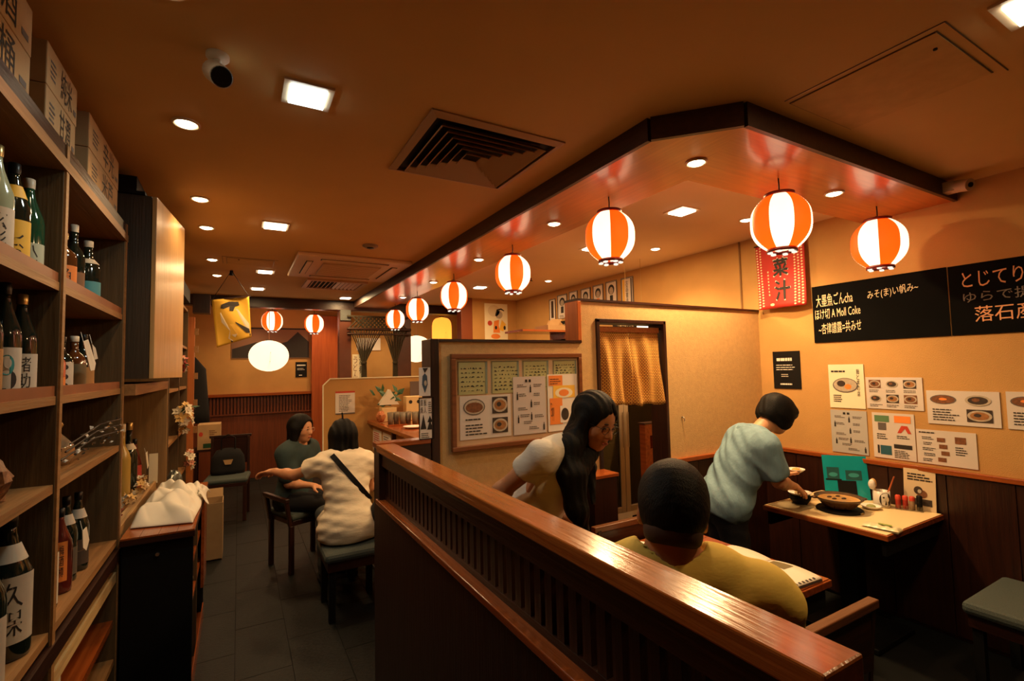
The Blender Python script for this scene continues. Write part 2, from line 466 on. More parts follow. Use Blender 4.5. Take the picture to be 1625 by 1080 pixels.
def folds(amp, axis, freq, ph=0, ax2=(0, 0, 1), f2=7):
    a = np.array(axis, np.float32); b = np.array(ax2, np.float32)
    return lambda P: amp*np.sin(P@a*freq+1.7*np.sin(P@b*f2+ph)+ph)*(.6+.4*np.sin(P@b*f2*1.7+ph*2))
def hand(F, wr, fd, palm_n, curl=.5, s=1.0, spread=.12, thumb=1):
    """fingers grow along fd from the wrist, palm faces palm_n; returns a fine field"""
    fd = np.array(fd, float); fd /= np.linalg.norm(fd); n = np.array(palm_n, float); n -= fd*(n@fd); n /= np.linalg.norm(n); side = np.cross(fd, n)*thumb
    wr = np.array(wr, float); H = Field()
    pc = wr+fd*.045*s
    H.ell(pc, (.040*s, .05*s, .015*s), np.stack([side, fd, n], 1))
    H.cone(wr-fd*.03, wr+fd*.02, .025*s, .024*s, k=.02)
    for i, (o, L) in enumerate(((.028, .070), (.0095, .08), (-.0095, .074), (-.027, .058))):
        a = wr+fd*.083*s+side*o*s; d = fd+side*(o*spread*30*.03); ang = 0; p = a; r = .0088*s
        for j, l in enumerate((.42, .32, .26)):
            ang += curl*(.55+.35*j); d2 = d*math.cos(ang)+n*math.sin(ang); d2 = d2/np.linalg.norm(d2); q = p+d2*L*l*s
            H.cone(p-(d2*.004 if j == 0 else 0), q, r, r*.9, k=.006); p = q; r *= .9
    a = wr+fd*.028*s+side*.03*s; d = fd*.62+side*.6+n*.35; d /= np.linalg.norm(d); b = a+d*.042*s; e = b+(fd*.9+side*.12+n*.42)/1.0*.03*s
    H.cone(a, b, .0125*s, .0105*s, k=.012).cone(b, e, .0105*s, .008*s, k=.006)
    return H
M_SKIN = mat('skin', (.62, .30, .15), .5, var=.08, vs=20, sss=.12)
M_SKIN2 = mat('skin_tan', (.46, .20, .095), .5, var=.08, vs=20, sss=.12)
M_HAIR = mat('black_hair', (.0035, .0028, .0025), .6, spec=.18, bump=.3, bs=90, stretch=(4, 4, .4), var=.4, vs=40)
M_EYE = mat('dark_eye', (.01, .006, .005), .2)
M_LIP = mat('lip', (.38, .09, .06), .45)
def head(B, c, fwd, up=(0, 0, 1), s=1.0):
    """adds skull, face, ears to field B; returns local->world function"""
    R = frame(fwd, up); c = np.array(c, float)
    L = lambda x, y, z: c+R@np.array([x, y, z])*s
    B.ell(L(0, -.012, .028), (.077*s, .096*s, .088*s), R, k=.02)
    B.ell(L(0, .022, -.03), (.060*s, .068*s, .085*s), R, k=.03)
    B.ell(L(0, .052, -.088), (.030*s, .030*s, .026*s), R, k=.03)
    B.ell(L(-.036, .05, -.025), (.026*s, .03*s, .028*s), R, k=.02).ell(L(.036, .05, -.025), (.026*s, .03*s, .028*s), R, k=.02)
    B.cone(L(0, .088, .005), L(0, .104, -.028), .008*s, .011*s, k=.012)
    B.ell(L(-.012, .094, -.032), (.009*s, .01*s, .008*s), R, k=.008).ell(L(.012, .094, -.032), (.009*s, .01*s, .008*s), R, k=.008)
    B.ell(L(0, .082, -.060), (.024*s, .012*s, .007*s), R, k=.008).ell(L(0, .080, -.070), (.02*s, .011*s, .007*s), R, k=.008)
    for sx in (-1, 1):
        B.cell(L(sx*.031, .098, .006), (.018*s, .016*s, .011*s), R, k=.014)
        B.ell(L(sx*.031, .074, .004), (.015*s, .012*s, .012*s), R, k=.006)
        B.ell(L(sx*.076, -.004, -.012), (.010*s, .02*s, .032*s), R, k=.008)
        B.cell(L(sx*.088, .002, -.010), (.008*s, .012*s, .02*s), R, k=.006)
    return L, R
def face_bits(root, L, R, s, skinlip=M_LIP, h=.0022):
    for nm, m, items in (('eye', M_EYE, [(-.031, .0848, .004, .0105, .004, .0042), (.031, .0848, .004, .0105, .004, .0042)]),
                         ('eyebrow', M_HAIR, [(-.032, .0865, .026, .016, .004, .0032), (.032, .0865, .026, .016, .004, .0032)]),
                         ('lips', skinlip, [(0, .0915, -.064, .021, .0055, .0075)])):
        pcs = []
        for x, y, z, a, b, c2 in items:
            F = Field().ell(L(x, y, z), (a*s, b*s, c2*s), R); pcs.append(F.mesh(h, 0))
        mesh_np(nm, pcs, [m], root)
def glasses(root, L, R, s, m):
    mb = MB()
    for sx in (-1, 1):
        ring = [V(L(sx*.033+.0225*math.cos(t)*(1+.12*math.cos(2*t)), .0965-.004*abs(math.cos(t)), .002+.0175*math.sin(t))) for t in [2*PI*i/20 for i in range(21)]]
        mb.tube(ring, .0014*s, 6); mb.tube([V(L(sx*.056, .0925, .008)), V(L(sx*.074, .06, .008)), V(L(sx*.079, -.01, .004))], .0013*s, 6)
    mb.tube([V(L(-.011, .0965, .006)), V(L(0, .102, .009)), V(L(.011, .0965, .006))], .0013*s, 6)
    mb.build('glasses', m, root)
# ================================================================ the setting
ZC = 2.69
def sbox(name, lo, hi, m, parent=None, bev=0):
    o = bx(name, lo, hi, m, parent, bev)
    return struct(o) if parent is None else o
floor = sbox('floor', (-1.0, -2.3, -.06), (3.9, 9.0, -.004), M_GROUT)
rt = random.Random(3)
tile_me = None
for ix in range(7):
    for iy in range(12):
        x0 = -.575+.285*ix; y0 = 1.9+.6*iy-(.3 if ix % 2 else 0)
        if y0+.6 > 8.85: continue
        if tile_me is None:
            t = MB().box((0, 0, 0), (.281, .596, .012)).build('tile', M_SLATE, floor, org=(0, 0, 0), bev=.0015); tile_me = t.data
            t.location = V((x0+.002, y0+.002, -.0125+rt.random()*.0006))-ORG[floor.name]
        else:
            t = part('tile', tile_me, floor); t.location = V((x0+.002, y0+.002, -.0125+rt.random()*.0006))-ORG[floor.name]
ceiling = sbox('ceiling', (-1.0, -2.3, ZC), (3.9, 9.0, ZC+.06), M_CEIL)
wall_left = sbox('wall_left', (-1.06, -2.3, -.06), (-.99, 9.0, ZC), M_PLASTER2)
wall_right = sbox('wall_right', (3.74, -2.3, -.06), (3.82, 9.0, ZC), M_PLASTER)
wall_back = sbox('wall_back', (-.99, 8.85, -.06), (3.74, 8.92, ZC), M_PLASTER)
wall_front = sbox('wall_front', (-.99, -2.3, -.06), (3.74, -2.22, ZC), M_DARKWOODX)
wall_far = sbox('wall_far', (2.98, 6.47, -.06), (3.74, 6.55, ZC), M_PLASTER)
# wainscot on the right-hand wall with its planks, and its cap
wr = sbox('baseboard_right', (3.715, -2.2, 0), (3.738, 2.46, .955), M_DARKWOODZ)
for i in range(9):
    bx('plank', (3.705, -.2+.3*i-.0, .02), (3.716, -.2+.3*i+.294, .95), M_DARKWOODZ, wr)
sbox('trim_1', (3.695, -2.2, .955), (3.738, 2.46, .985), M_REDWOOD, bev=.004)
# ---- soffit
def soffit():
    zb = 2.595; mb = MB()
    outer = [(3.739, 1.18), (1.754, 1.18), (1.51, 1.44), (1.50, 7.38)]
    inner = [(3.739, 1.675), (2.01, 1.675), (2.0, 1.69), (1.99, 7.38)]
    for i in range(3):
        a, b, c, d = outer[i], outer[i+1], inner[i+1], inner[i]
        pts = [(p[0], p[1], zb) for p in (a, b, c, d)]
        if i == 1: continue
        mb.prism(pts, (0, 0, .012), 1 if i == 0 else 0)
    mb.prism([(1.754, 1.18, zb), (1.51, 1.44, zb), (2.0, 1.69, zb), (2.01, 1.675, zb)], (0, 0, .012), 0)
    s = struct(mb.build('trim_2', [M_SOFFIT, M_SOFFITX], fix=True))
    fb = MB()
    for i in range(3):
        a, b = V((*outer[i], 0)), V((*outer[i+1], 0)); d = (b-a).normalized(); n = V((d.y, -d.x, 0))
        fb.prism([V((a.x, a.y, zb-.004)), V((b.x, b.y, zb-.004)), V((b.x, b.y, zb-.004))-n*.02, V((a.x, a.y, zb-.004))-n*.02], (0, 0, ZC-zb+.004))
    fb.build('fascia', M_FASCIA, s, fix=True)
    ib = MB().box((2.01, 1.655, zb+.002), (3.739, 1.6745, ZC)).box((1.97, 1.69, zb+.002), (1.989, 7.38, ZC))
    ib.build('inner_edge', M_CEIL, s)
soffit()
bx('inner_ceiling', (2.0, 1.675, ZC-.003), (3.74, 7.4, ZC-.0002), mat('inner_ceiling_paint', (.80, .58, .36), .85, var=.04, vs=3), ceiling)
# ---- beam and posts at the rear
sbox('trim_3', (-.98, 7.40, 2.55), (3.2, 7.56, ZC), M_DARKWOODX, bev=.006)
sbox('trim_4', (1.28, 7.42, 0), (1.45, 7.58, 2.55), mat('rear_post', (.13, .035, .014), .4, var=.3, vs=5), bev=.005)
sbox('trim_5', (2.12, 7.42, 0), (2.36, 7.58, 2.55), mat('rear_post', (.13, .035, .014), .4, var=.3, vs=5), bev=.005)
sbox('trim_6', (2.80, 6.44, 0), (2.98, 6.60, ZC), mat('red_post', (.22, .055, .02), .35), bev=.005)
sbox('trim_7', (1.29, 7.395, 2.40), (1.44, 7.425, 2.56), mat('grey_bracket', (.10, .11, .10), .6, var=.4, vs=60), bev=.003)
sbox('trim_8', (3.73, 2.605, 2.0), (3.739, 2.617, ZC), mat('corner_bead', (.25, .13, .04), .7))
sbox('trim_9', (1.06, 8.70, 0), (1.50, 8.845, 2.60), wood('red_panel', (.30, .06, .015), (.42, .10, .025), 'z', .35), bev=.004)
# rear wall panelling: boards, slatted band, cap
M_REARW = wood('rear_panel_wood', (.11, .026, .008), (.17, .042, .013), 'z', .4)
wb = sbox('baseboard_back', (-.98, 8.80, 0), (1.06, 8.85, 1.02), M_REARW)
me0 = None
for i in range(42):
    x = -.9+i*.0465
    if me0 is None: o = MB().box((0, 0, 0), (.03, .028, .27)).build('slat', M_REARW, wb, org=(0, 0, 0)); me0 = o.data
    else: o = part('slat', me0, wb)
    o.location = V((x, 8.80, 1.02))-ORG[wb.name]
bx('slat_backing', (-.98, 8.83, 1.02), (1.06, 8.85, 1.29), M_DARKWOODX, wb)
bx('band_ledge', (-.98, 8.77, 1.0), (1.06, 8.85, 1.02), M_REARW, wb)
sbox('trim_10', (-.98, 8.74, 1.29), (1.06, 8.85, 1.335), M_REDWOODX, bev=.004)

# ---- plastered partition with the kitchen doorway
def partition():
    y0, y1 = 2.47, 2.59
    mb = MB()
    def slab(x0, x1, z0, z1): mb.box((x0, y0, z0), (x1, y1, z1))
    slab(.935, 1.90, 0, 1.80); slab(1.90, 2.02, 0, 2.07); slab(2.02, 2.65, 1.957, 2.07); slab(2.65, 3.739, 0, 2.07)
    p = struct(mb.build('wall_partition', M_PLASTER2))
    bx('end_post', (.888, 2.455, 0), (.936, 2.605, 1.815), M_DARKWOODZ, p, .004)
    bx('cap_low', (.936, 2.46, 1.80), (1.90, 2.60, 1.815), M_DARKWOODX, p)
    bx('cap_high', (1.872, 2.46, 2.07), (3.739, 2.60, 2.085), M_DARKWOODX, p)
    bx('step_board', (1.872, 2.46, 1.815), (1.90, 2.60, 2.07), wood('orange_board', (.45, .11, .02), (.6, .17, .035), 'z', .3), p, .003)
    # door lining
    for nm, lo, hi in (('jamb', (2.02, 2.455, 0), (2.045, 2.605, 1.957)), ('jamb', (2.625, 2.455, 0), (2.65, 2.605, 1.957)), ('door_head', (2.02, 2.455, 1.935), (2.65, 2.605, 1.96))):
        bx(nm, lo, hi, M_DARKWOODZ, p, .003)
    for x0, x1 in ((.936, 2.02), (2.65, 3.70)):
        w_ = bx('wainscot', (x0, 2.452, 0), (x1, 2.47, .955), M_DARKWOODZ, p)
        n = int((x1-x0)/.25); d = (x1-x0)/n
        for i in range(n): bx('plank', (x0+i*d+.002, 2.444, .02), (x0+(i+1)*d-.002, 2.453, .95), M_DARKWOODZ, w_)
        bx('wainscot_cap', (x0, 2.435, .955), (x1, 2.47, .985), M_REDWOODX, p, .003)
    MB().cyl((2.79, 2.47, 1.27), (2.79, 2.455, 1.27), .006).tube([(2.79, 2.456, 1.27), (2.79, 2.447, 1.262), (2.79, 2.445, 1.25), (2.79, 2.45, 1.242)], .003).build('wall_hook', M_STEEL, p)
partition()

# ---- the slatted booth divider with its lacquered top rail
def divider():
    r = thing('booth_divider', 'long dark wood booth divider with slats under a glossy reddish top rail', 'divider', (.645, 1.4, 0))
    y0, y1 = .335, 2.455
    bx('top_rail', (.598, y0, 1.247), (.687, y1, 1.283), wood('rail_lacquer', (.36, .105, .02), (.52, .17, .035), 'y', .2, coat=.6), r, .004)
    bx('upper_beam', (.612, y0+.01, 1.185), (.673, y1, 1.247), M_DARKWOOD, r)
    bx('lower_ledge', (.592, y0, .998), (.69, y1, 1.02), M_REDWOOD, r, .003)
    bx('slat_rail', (.628, y0+.01, 1.02), (.658, y1-.02, 1.04), M_DARKWOOD, r)
    bx('panel', (.603, y0+.005, 0), (.68, y1, .998), M_DARKWOODZ, r)
    bx('end_post', (.6, y1-.045, 1.02), (.686, y1, 1.247), M_DARKWOODZ, r)
    bx('end_post', (.6, y0+.004, 1.02), (.686, y0+.05, 1.247), M_DARKWOODZ, r)
    me = None; n = 43
    for i in range(n):
        y = y0+.07+i*(y1-y0-.14)/(n-1)
        if me is None: o = MB().box((.63, -.014, 1.035), (.656, .014, 1.19)).build('slat', M_DARKWOODZ, r, org=(.643, 0, 1.035)); me = o.data
        else: o = part('slat', me, r)
        o.location = V((.643, y, 1.035))-ORG[r.name]
    # short return that closes the booth against the partition
    q = thing('divider_return', 'short low wooden return panel between divider rail and plastered partition', 'divider', (.79, 2.5, 0))
    bx('return_cap', (.60, 2.457, 1.262), (.886, 2.545, 1.287), M_REDWOODX, q, .003)
    bx('return_panel', (.605, 2.46, 0), (.884, 2.53, 1.262), M_DARKWOODX, q)
divider()

# ================================================================ ceiling fittings
M_LENS = emis('lamp_lens_warm', (1, .80, .5), 14)
M_LENSP = emis('panel_lens_warm', (1, .86, .62), 9)
M_LENSC = emis('panel_lens_cool', (.90, 1, .94), 9)
M_TRIM = mat('lamp_trim', (.75, .6, .42), .35)
def spot(parent, loc, power, col, size=125, blend=.7, r=.03):
    d = bpy.data.lights.new('bulb', 'SPOT'); d.energy = power; d.color = col; d.spot_size = math.radians(size); d.spot_blend = blend; d.shadow_soft_size = r
    o = bpy.data.objects.new('bulb', d); COL.objects.link(o); o.parent = parent; o.location = loc
def downlight(x, y, z, label, power=None, group='round recessed downlights', r=.052, col=WARM2):
    t = thing('downlight', label, 'downlight', (x, y, z), group)
    MB().lathe((x, y, z), [(r, 0), (r, -.006), (r*.86, -.009), (r*.74, -.005), (r*.72, 0)], 24).build('trim_ring', M_TRIM, t)
    MB().lathe((x, y, z), [(0.0005, -.017), (r*.35, -.0155), (r*.6, -.011), (r*.73, -.004)], 24).build('lens', M_LENS, t)
    spot(t, (0, 0, -.024), P_DOWN if power is None else power, col, 112 if power and power > 100 else 125)
    return t
for x, y, lb, pw in ((-.18, 1.52, 'round ceiling downlight at the very top edge above the boxes', 7),
                 (-.2, 2.35, 'nearest bright round downlight beside the cardboard boxes', 10),
                 (-.21, 3.35, 'round downlight in front of the tall golden cabinet, second from front', 10),
                 (-.21, 3.99, 'round downlight level with the far cabinet door, third from front', 14),
                 (-.22, 5.1, 'small round downlight left of the flush ceiling hatch', 14),
                 (-.21, 5.9, 'last small round downlight in the left row before the banner', 14)):
    downlight(x, y, ZC, lb, pw)
for x, y, lb, pw in ((1.86, 1.5, 'round downlight at the mitred corner of the wooden soffit', 28),
                 (1.80, 2.59, 'round soffit downlight between the two nearest lanterns of the row', 16),
                 (2.91, 1.43, 'round soffit downlight between the two lanterns above the chalkboard', 13),
                 (1.80, 3.74, 'round soffit downlight behind the third hanging lantern', 16),
                 (1.82, 4.92, 'small round soffit downlight beyond the fourth hanging lantern', 16),
                 (1.84, 6.1, 'farthest small round soffit downlight over the rear lanterns', 16)):
    downlight(x, y, 2.595, lb, pw, 'downlights in the wooden soffit', .05)
for x, y, lb, pw in ((3.24, 3.09, 'round downlight above the kitchen wall menu sheets', 55),
                 (3.2, 2.17, 'round downlight washing the plaster beside the kitchen doorway', 70),
                 (3.235, 4.81, 'small far round downlight over the rear kitchen wall', 50)):
    downlight(x, y, ZC, lb, pw, 'downlights over the kitchen', .05)
downlight(1.22, 8.3, ZC, 'round downlight in the rear alcove beside the red panel', 34, 'downlights in the rear alcove', .055)
downlight(.2, 8.3, ZC, 'added unseen downlight over the dark mountain poster, hidden by the beam', 26, 'downlights in the rear alcove', .055)  # unseen lamp added to brighten the rear wall
downlight(2.0, 8.3, ZC, 'added fill downlight behind the rope curtain net', 34, 'downlights in the rear alcove', .055)  # added lamp, brightens the yellow wall behind the ropes
downlight(3.3, 7.9, ZC, 'added fill downlight by the tall yellow lantern', 24, 'downlights in the rear alcove', .055)  # also added, more light for the alcove's right part
def panel(x, y, label, cool=False, s=.085, ls=.062, power=None, z=ZC):
    t = thing('panel_light', label, 'panel light', (x, y, z), 'square recessed panel lights')
    mb = MB()
    for a, b in (((-s, -s), (s, -ls)), ((-s, ls), (s, s)), ((-s, -ls), (-ls, ls)), ((ls, -ls), (s, ls))):
        mb.box((x+a[0], y+a[1], z-.008), (x+b[0], y+b[1], z))
    mb.build('frame', M_TRIM, t)
    bx('lens', (x-ls, y-ls, z-.016), (x+ls, y+ls, z-.001), M_LENSC if cool else M_LENSP, t)
    d = bpy.data.lights.new('lamp', 'AREA'); d.energy = P_PANEL if power is None else power; d.color = COOL if cool else WARM2; d.size = ls*2; d.shape = 'SQUARE'
    o = bpy.data.objects.new('lamp', d); COL.objects.link(o); o.parent = t; o.location = (0, 0, -.018)
panel(.215, 1.9, 'cool white square ceiling panel light near the security camera', True, power=4.5)
panel(.214, 3.737, 'warm square ceiling panel light in the aisle, brightest of its row', ls=.07)
panel(.225, 5.495, 'warm square panel light beside the ceiling cassette')
panel(.19, 6.64, 'farthest aisle square panel light over the hanging banner')
panel(1.30, 7.05, 'small pale panel light at the rear end of the main ceiling')
panel(2.607, 2.236, 'square panel light inside the soffit, between the two largest lanterns', power=36)
panel(2.70, 3.31, 'square panel light half hidden behind the second lantern', power=30)
panel(2.67, 5.53, 'far square panel light right of the third lantern', power=24)
panel(2.03, .40, 'bright square panel light in the top right corner of the ceiling', s=.1, ls=.075, power=13)
# four-way air diffuser: nested square louvres
def diffuser(x, y, h, label, n, m):
    t = thing('air_diffuser', label, 'air vent', (x, y, ZC)); z = ZC
    def ring(nm, a0, z0, a1, z1, mm, th=.004):
        mb = MB(); vs = []
        for a, zz in ((a0, z0), (a1, z1), (a1, z1-th), (a0, z0-th)):
            vs += [(x-a, y-a, zz), (x+a, y-a, zz), (x+a, y+a, zz), (x-a, y+a, zz)]
        fs = [(j*4+i, j*4+(i+1) % 4, ((j+1) % 4)*4+(i+1) % 4, ((j+1) % 4)*4+i) for j in range(4) for i in range(4)]
        mb.add(vs, fs); mb.build(nm, mm, t, fix=True)
    ring('outer_frame', h, z-.001, h*.9, z-.012, m, .006)
    bx('dark_throat', (x-h*.9, y-h*.9, z-.003), (x+h*.9, y+h*.9, z-.001), M_BLACK, t)
    for i in range(n):
        a = h*(.80-.74*i/n)
        ring('louvre', a, z-.026, a-h*.062, z-.006, m, .004)
    return t
M_VENT = mat('vent_metal', (.50, .31, .17), .45, .2)
diffuser(.985, 2.10, .325, 'large four-way square air diffuser in the ceiling', 6, M_VENT)
# cassette unit
def cassette():
    x0, y0, x1, y1 = .43, 4.45, 1.44, 5.5; z = ZC
    t = thing('ceiling_cassette', 'large square air conditioning cassette with slots in the ceiling', 'air conditioner', ((x0+x1)/2, (y0+y1)/2, z))
    m = mat('cassette_plastic', (.68, .48, .30), .45)
    bx('cover', (x0, y0, z-.035), (x1, y1, z), m, t, .012)
    bx('intake_grille', (x0+.24, y0+.24, z-.045), (x1-.24, y1-.24, z-.034), mat('cassette_grille', (.50, .33, .19), .5), t, .004)
    for i in range(12): bx('grille_bar', (x0+.25, y0+.265+i*.045, z-.049), (x1-.25, y0+.275+i*.045, z-.044), m, t)
    for lo, hi in (((x0+.2, y0+.09), (x1-.2, y0+.15)), ((x0+.2, y1-.15), (x1-.2, y1-.09)), ((x0+.09, y0+.2), (x0+.15, y1-.2)), ((x1-.15, y0+.2), (x1-.09, y1-.2))):
        s = bx('air_slot', (lo[0], lo[1], z-.0365), (hi[0], hi[1], z-.033), M_BLACK, t)
        c = ((lo[0]+hi[0])/2, (lo[1]+hi[1])/2)
        MB().box((lo[0]+.01, lo[1]+.01, z-.046), (hi[0]-.01, hi[1]-.025 if hi[0]-lo[0] > .2 else hi[1]-.01, z-.037)).build('flap', m, t)
cassette()
def grille():
    x0, y0, x1, y1 = .65, 5.72, 1.31, 6.32
    t = thing('louvred_vent', 'rectangular louvred ceiling vent just beyond the cassette unit', 'air vent', ((x0+x1)/2, (y0+y1)/2, ZC))
    mb = MB(); w_ = .05
    mb.box((x0, y0, ZC-.02), (x1, y0+w_, ZC)).box((x0, y1-w_, ZC-.02), (x1, y1, ZC)).box((x0, y0+w_, ZC-.02), (x0+w_, y1-w_, ZC)).box((x1-w_, y0+w_, ZC-.02), (x1, y1-w_, ZC))
    mb.build('frame', M_VENT, t); bx('throat', (x0+w_, y0+w_, ZC-.004), (x1-w_, y1-w_, ZC-.001), M_BLACK, t)
    for i in range(12):
        x = x0+.075+i*.046
        MB().bar((x, y0+w_, ZC-.014), (x, y1-w_, ZC-.014), .028, .003, up=V((math.sin(.6 if i > 5 else -.6), 0, math.cos(.6)))).build('blade', M_VENT, t)
grille()
def hatch(x0, y0, x1, y1, label):
    t = thing('ceiling_hatch', label, 'hatch', ((x0+x1)/2, (y0+y1)/2, ZC))
    bx('shadow_gap', (x0, y0, ZC-.0015), (x1, y1, ZC-.0003), M_FASCIA, t)
    bx('hatch_panel', (x0+.004, y0+.004, ZC-.004), (x1-.004, y1-.004, ZC-.001), mat('hatch_board', (.67, .42, .16), .85, col2=(.58, .355, .13), vs=14), t)
    mb = MB()
    for a, b in (((x0-.03, y0-.03), (x1+.03, y0-.03)), ((x0-.03, y0-.03), (x0-.03, y1))): mb.bar((a[0], a[1], ZC-.001), (b[0], b[1], ZC-.001), .003, .002)
    mb.build('hatch_edge', M_FASCIA, t)
    MB().cyl((x0+.10, y0+.04, ZC-.004), (x0+.10, y0+.04, ZC-.009), .006).build('catch', M_BLACK, t)
hatch(1.92, .615, 2.39, 1.09, 'square flush access hatch in the ceiling at upper right')
hatch(-.11, 4.96, .28, 5.24, 'small flush access hatch in the far ceiling beside the cassette')
t = thing('smoke_detector', 'small round grey disc detector on ceiling before the cassette', 'detector', (.94, 4.02, ZC))
MB().lathe((.94, 4.02, ZC), [(.062, 0), (.062, -.012), (.045, -.022), (.001, -.022)], 24).build('housing', mat('grey_plastic', (.28, .2, .14), .5), t)
MB().lathe((.94, 4.02, ZC), [(.03, -.022), (.028, -.028), (.001, -.028)], 16).build('sensor_cap', M_BLACKMET, t)
t = thing('sprinkler', 'tiny dark sprinkler head on the inner ceiling near the third lantern', 'sprinkler', (2.95, 4.75, ZC))
MB().cyl((2.95, 4.75, ZC), (2.95, 4.75, ZC-.03), .01).build('stem', M_BLACKMET, t)
MB().lathe((2.95, 4.75, ZC-.03), [(.001, .0), (.025, -.001), (.025, -.004), (.001, -.004)], 12).build('deflector', M_BLACKMET, t)
def cctv():
    t = thing('security_camera', 'small white ceiling security camera with black lens face', 'camera', (-.07, 1.79, ZC))
    MB().lathe((-.07, 1.79, ZC), [(.034, 0), (.034, -.012), (.026, -.02), (.001, -.02)], 20).build('mount', M_WHITE, t)
    MB().cyl((-.07, 1.79, ZC-.02), (-.068, 1.775, ZC-.055), .012).build('arm', M_WHITE, t)
    d = V((.25, -.75, -.55)).normalized(); c = V((-.068, 1.77, ZC-.075))
    MB().cyl(c-d*.05, c+d*.045, .034, .034, 20).build('body', M_WHITE, t, .004)
    MB().cyl(c+d*.045, c+d*.05, .031, .029, 20).build('lens_face', M_BLACK, t)
cctv()
def soffcam():
    c = V((3.57, 1.11, 2.635)); t = thing('box_sensor', 'small beige box sensor on dark soffit edge above the chalkboard', 'sensor', c)
    MB().box(c+V((-.035, 0, -.03)), c+V((.035, .068, .03))).build('bracket', mat('beige_plastic', (.5, .36, .22), .5), t)
    MB().cyl(c+V((0, .01, 0)), c+V((-.03, -.07, -.02)), .034, .034, 18).build('barrel', mat('beige_plastic', (.5, .36, .22), .5), t)
    MB().cyl(c+V((-.03, -.07, -.02)), c+V((-.032, -.075, -.0215)), .014, .014, 14).build('lens', M_BLACK, t)
soffcam()
# ================================================================ lanterns
def lantern_tree(name, label, x, y, zt, D=.265, cord=.085, rot=0, group='red and white paper lanterns', power=.40):
    """striped paper lantern hanging from height zt"""
    t = thing(name, label, 'lantern', (x, y, zt), group)
    r = D/2; H = D*.98; zc = zt-cord-H/2-.02
    n = 64; prof = []; nr = 26
    for j in range(nr*2+1):
        a = -1+2*j/(nr*2); rr = r*(1-abs(a)**2.7*.52)*(1+(.008 if j % 2 else -.008)); prof.append((rr, a*H/2))
    R = Matrix.Rotation(rot, 3, 'Z')
    MB().lathe((x, y, zc), prof, n, R=R, mfun=lambda i, j: (i//8) % 2).build('paper_shade', [paper_glow('lantern_white', (1, .87, .66), E_LANT_W), paper_glow('lantern_orange', (1, .105, .005), E_LANT_O)], t)
    mr = mat('lantern_ring', (.16, .012, .008), .4)
    for nm, zz, k in (('top_ring', zc+H/2, 1), ('bottom_ring', zc-H/2, -1)):
        rr = r*.50
        MB().lathe((x, y, zz), [(rr*.86, -.002*k), (rr, -.002*k), (rr*1.02, .014*k), (rr*.84, .014*k), (rr*.84, -.002*k)], 32).build(nm, mr, t, fix=True)
    MB().tube([(x, y, zt), (x+.002, y, zt-cord*.5), (x, y, zc+H/2+.02)], .0035, 6).tube([(x-r*.42, y, zc+H/2+.012), (x, y, zc+H/2+.035), (x+r*.42, y, zc+H/2+.012)], .002, 6).build('cord', M_BLACKMET, t)
    MB().cyl((x, y, zc+.06), (x, y, zc+.10), .014).build('socket', M_WHITE, t)
    MB().ell((x, y, zc), (.03, .03, .045), 14, 8).build('bulb_glass', emis('bulb_hot', (1, .75, .45), 3), t)
    pl = bpy.data.lights.new('glow', 'POINT'); pl.energy = power; pl.color = (1, .72, .42); pl.shadow_soft_size = .03; po = bpy.data.objects.new('glow', pl); COL.objects.link(po); po.parent = t; po.location = (.0, .0, zc-zt-.055)
    for i in range(6):
        a = PI*2*i/6+.3
        MB().box((x+r*.4*math.cos(a)-.009, y+r*.4*math.sin(a)-.009, zc-H/2-.022), (x+r*.4*math.cos(a)+.009, y+r*.4*math.sin(a)+.009, zc-H/2-.012)).build('bottom_clip', emis('clip_light', (1, .85, .65), 1.2), t)
    return t
S8 = PI/8
for i, (x, y, lb, rot, D) in enumerate((
        (2.412, 1.445, 'largest red and white paper lantern, hanging before the red banner', -.99-S8, .28),
        (1.795, 2.043, 'second largest striped lantern, hanging over the kitchen doorway', -.85-S8*1.6, .268),
        (3.407, 1.439, 'striped paper lantern hanging nearest the chalkboard on the right', -1.17-S8*2.0, .285),
        (1.821, 3.188, 'third lantern along the soffit, over the notice board', -.8-S8*1.7, .268),
        (1.847, 4.418, 'fourth lantern along the soffit, above the low partition end', -.8-S8*2.0, .265),
        (1.862, 5.595, 'fifth lantern along the soffit, touching the sixth in view', -.8-S8, .265),
        (1.93, 6.783, 'farthest soffit lantern, in front of the rope curtain', -.8-S8*1.2, .262))):
    lantern_tree('striped_lantern', lb, x, y, 2.595, D, rot=rot, cord=.075)
lantern_tree('striped_lantern', 'small rear striped lantern left, above the round white lantern', .43, 8.1, ZC, .29, .10, -.6)
lantern_tree('striped_lantern', 'small rear striped lantern right, beside the red wood panel', 1.02, 8.1, ZC, .28, .13, -.6-S8*1.3)
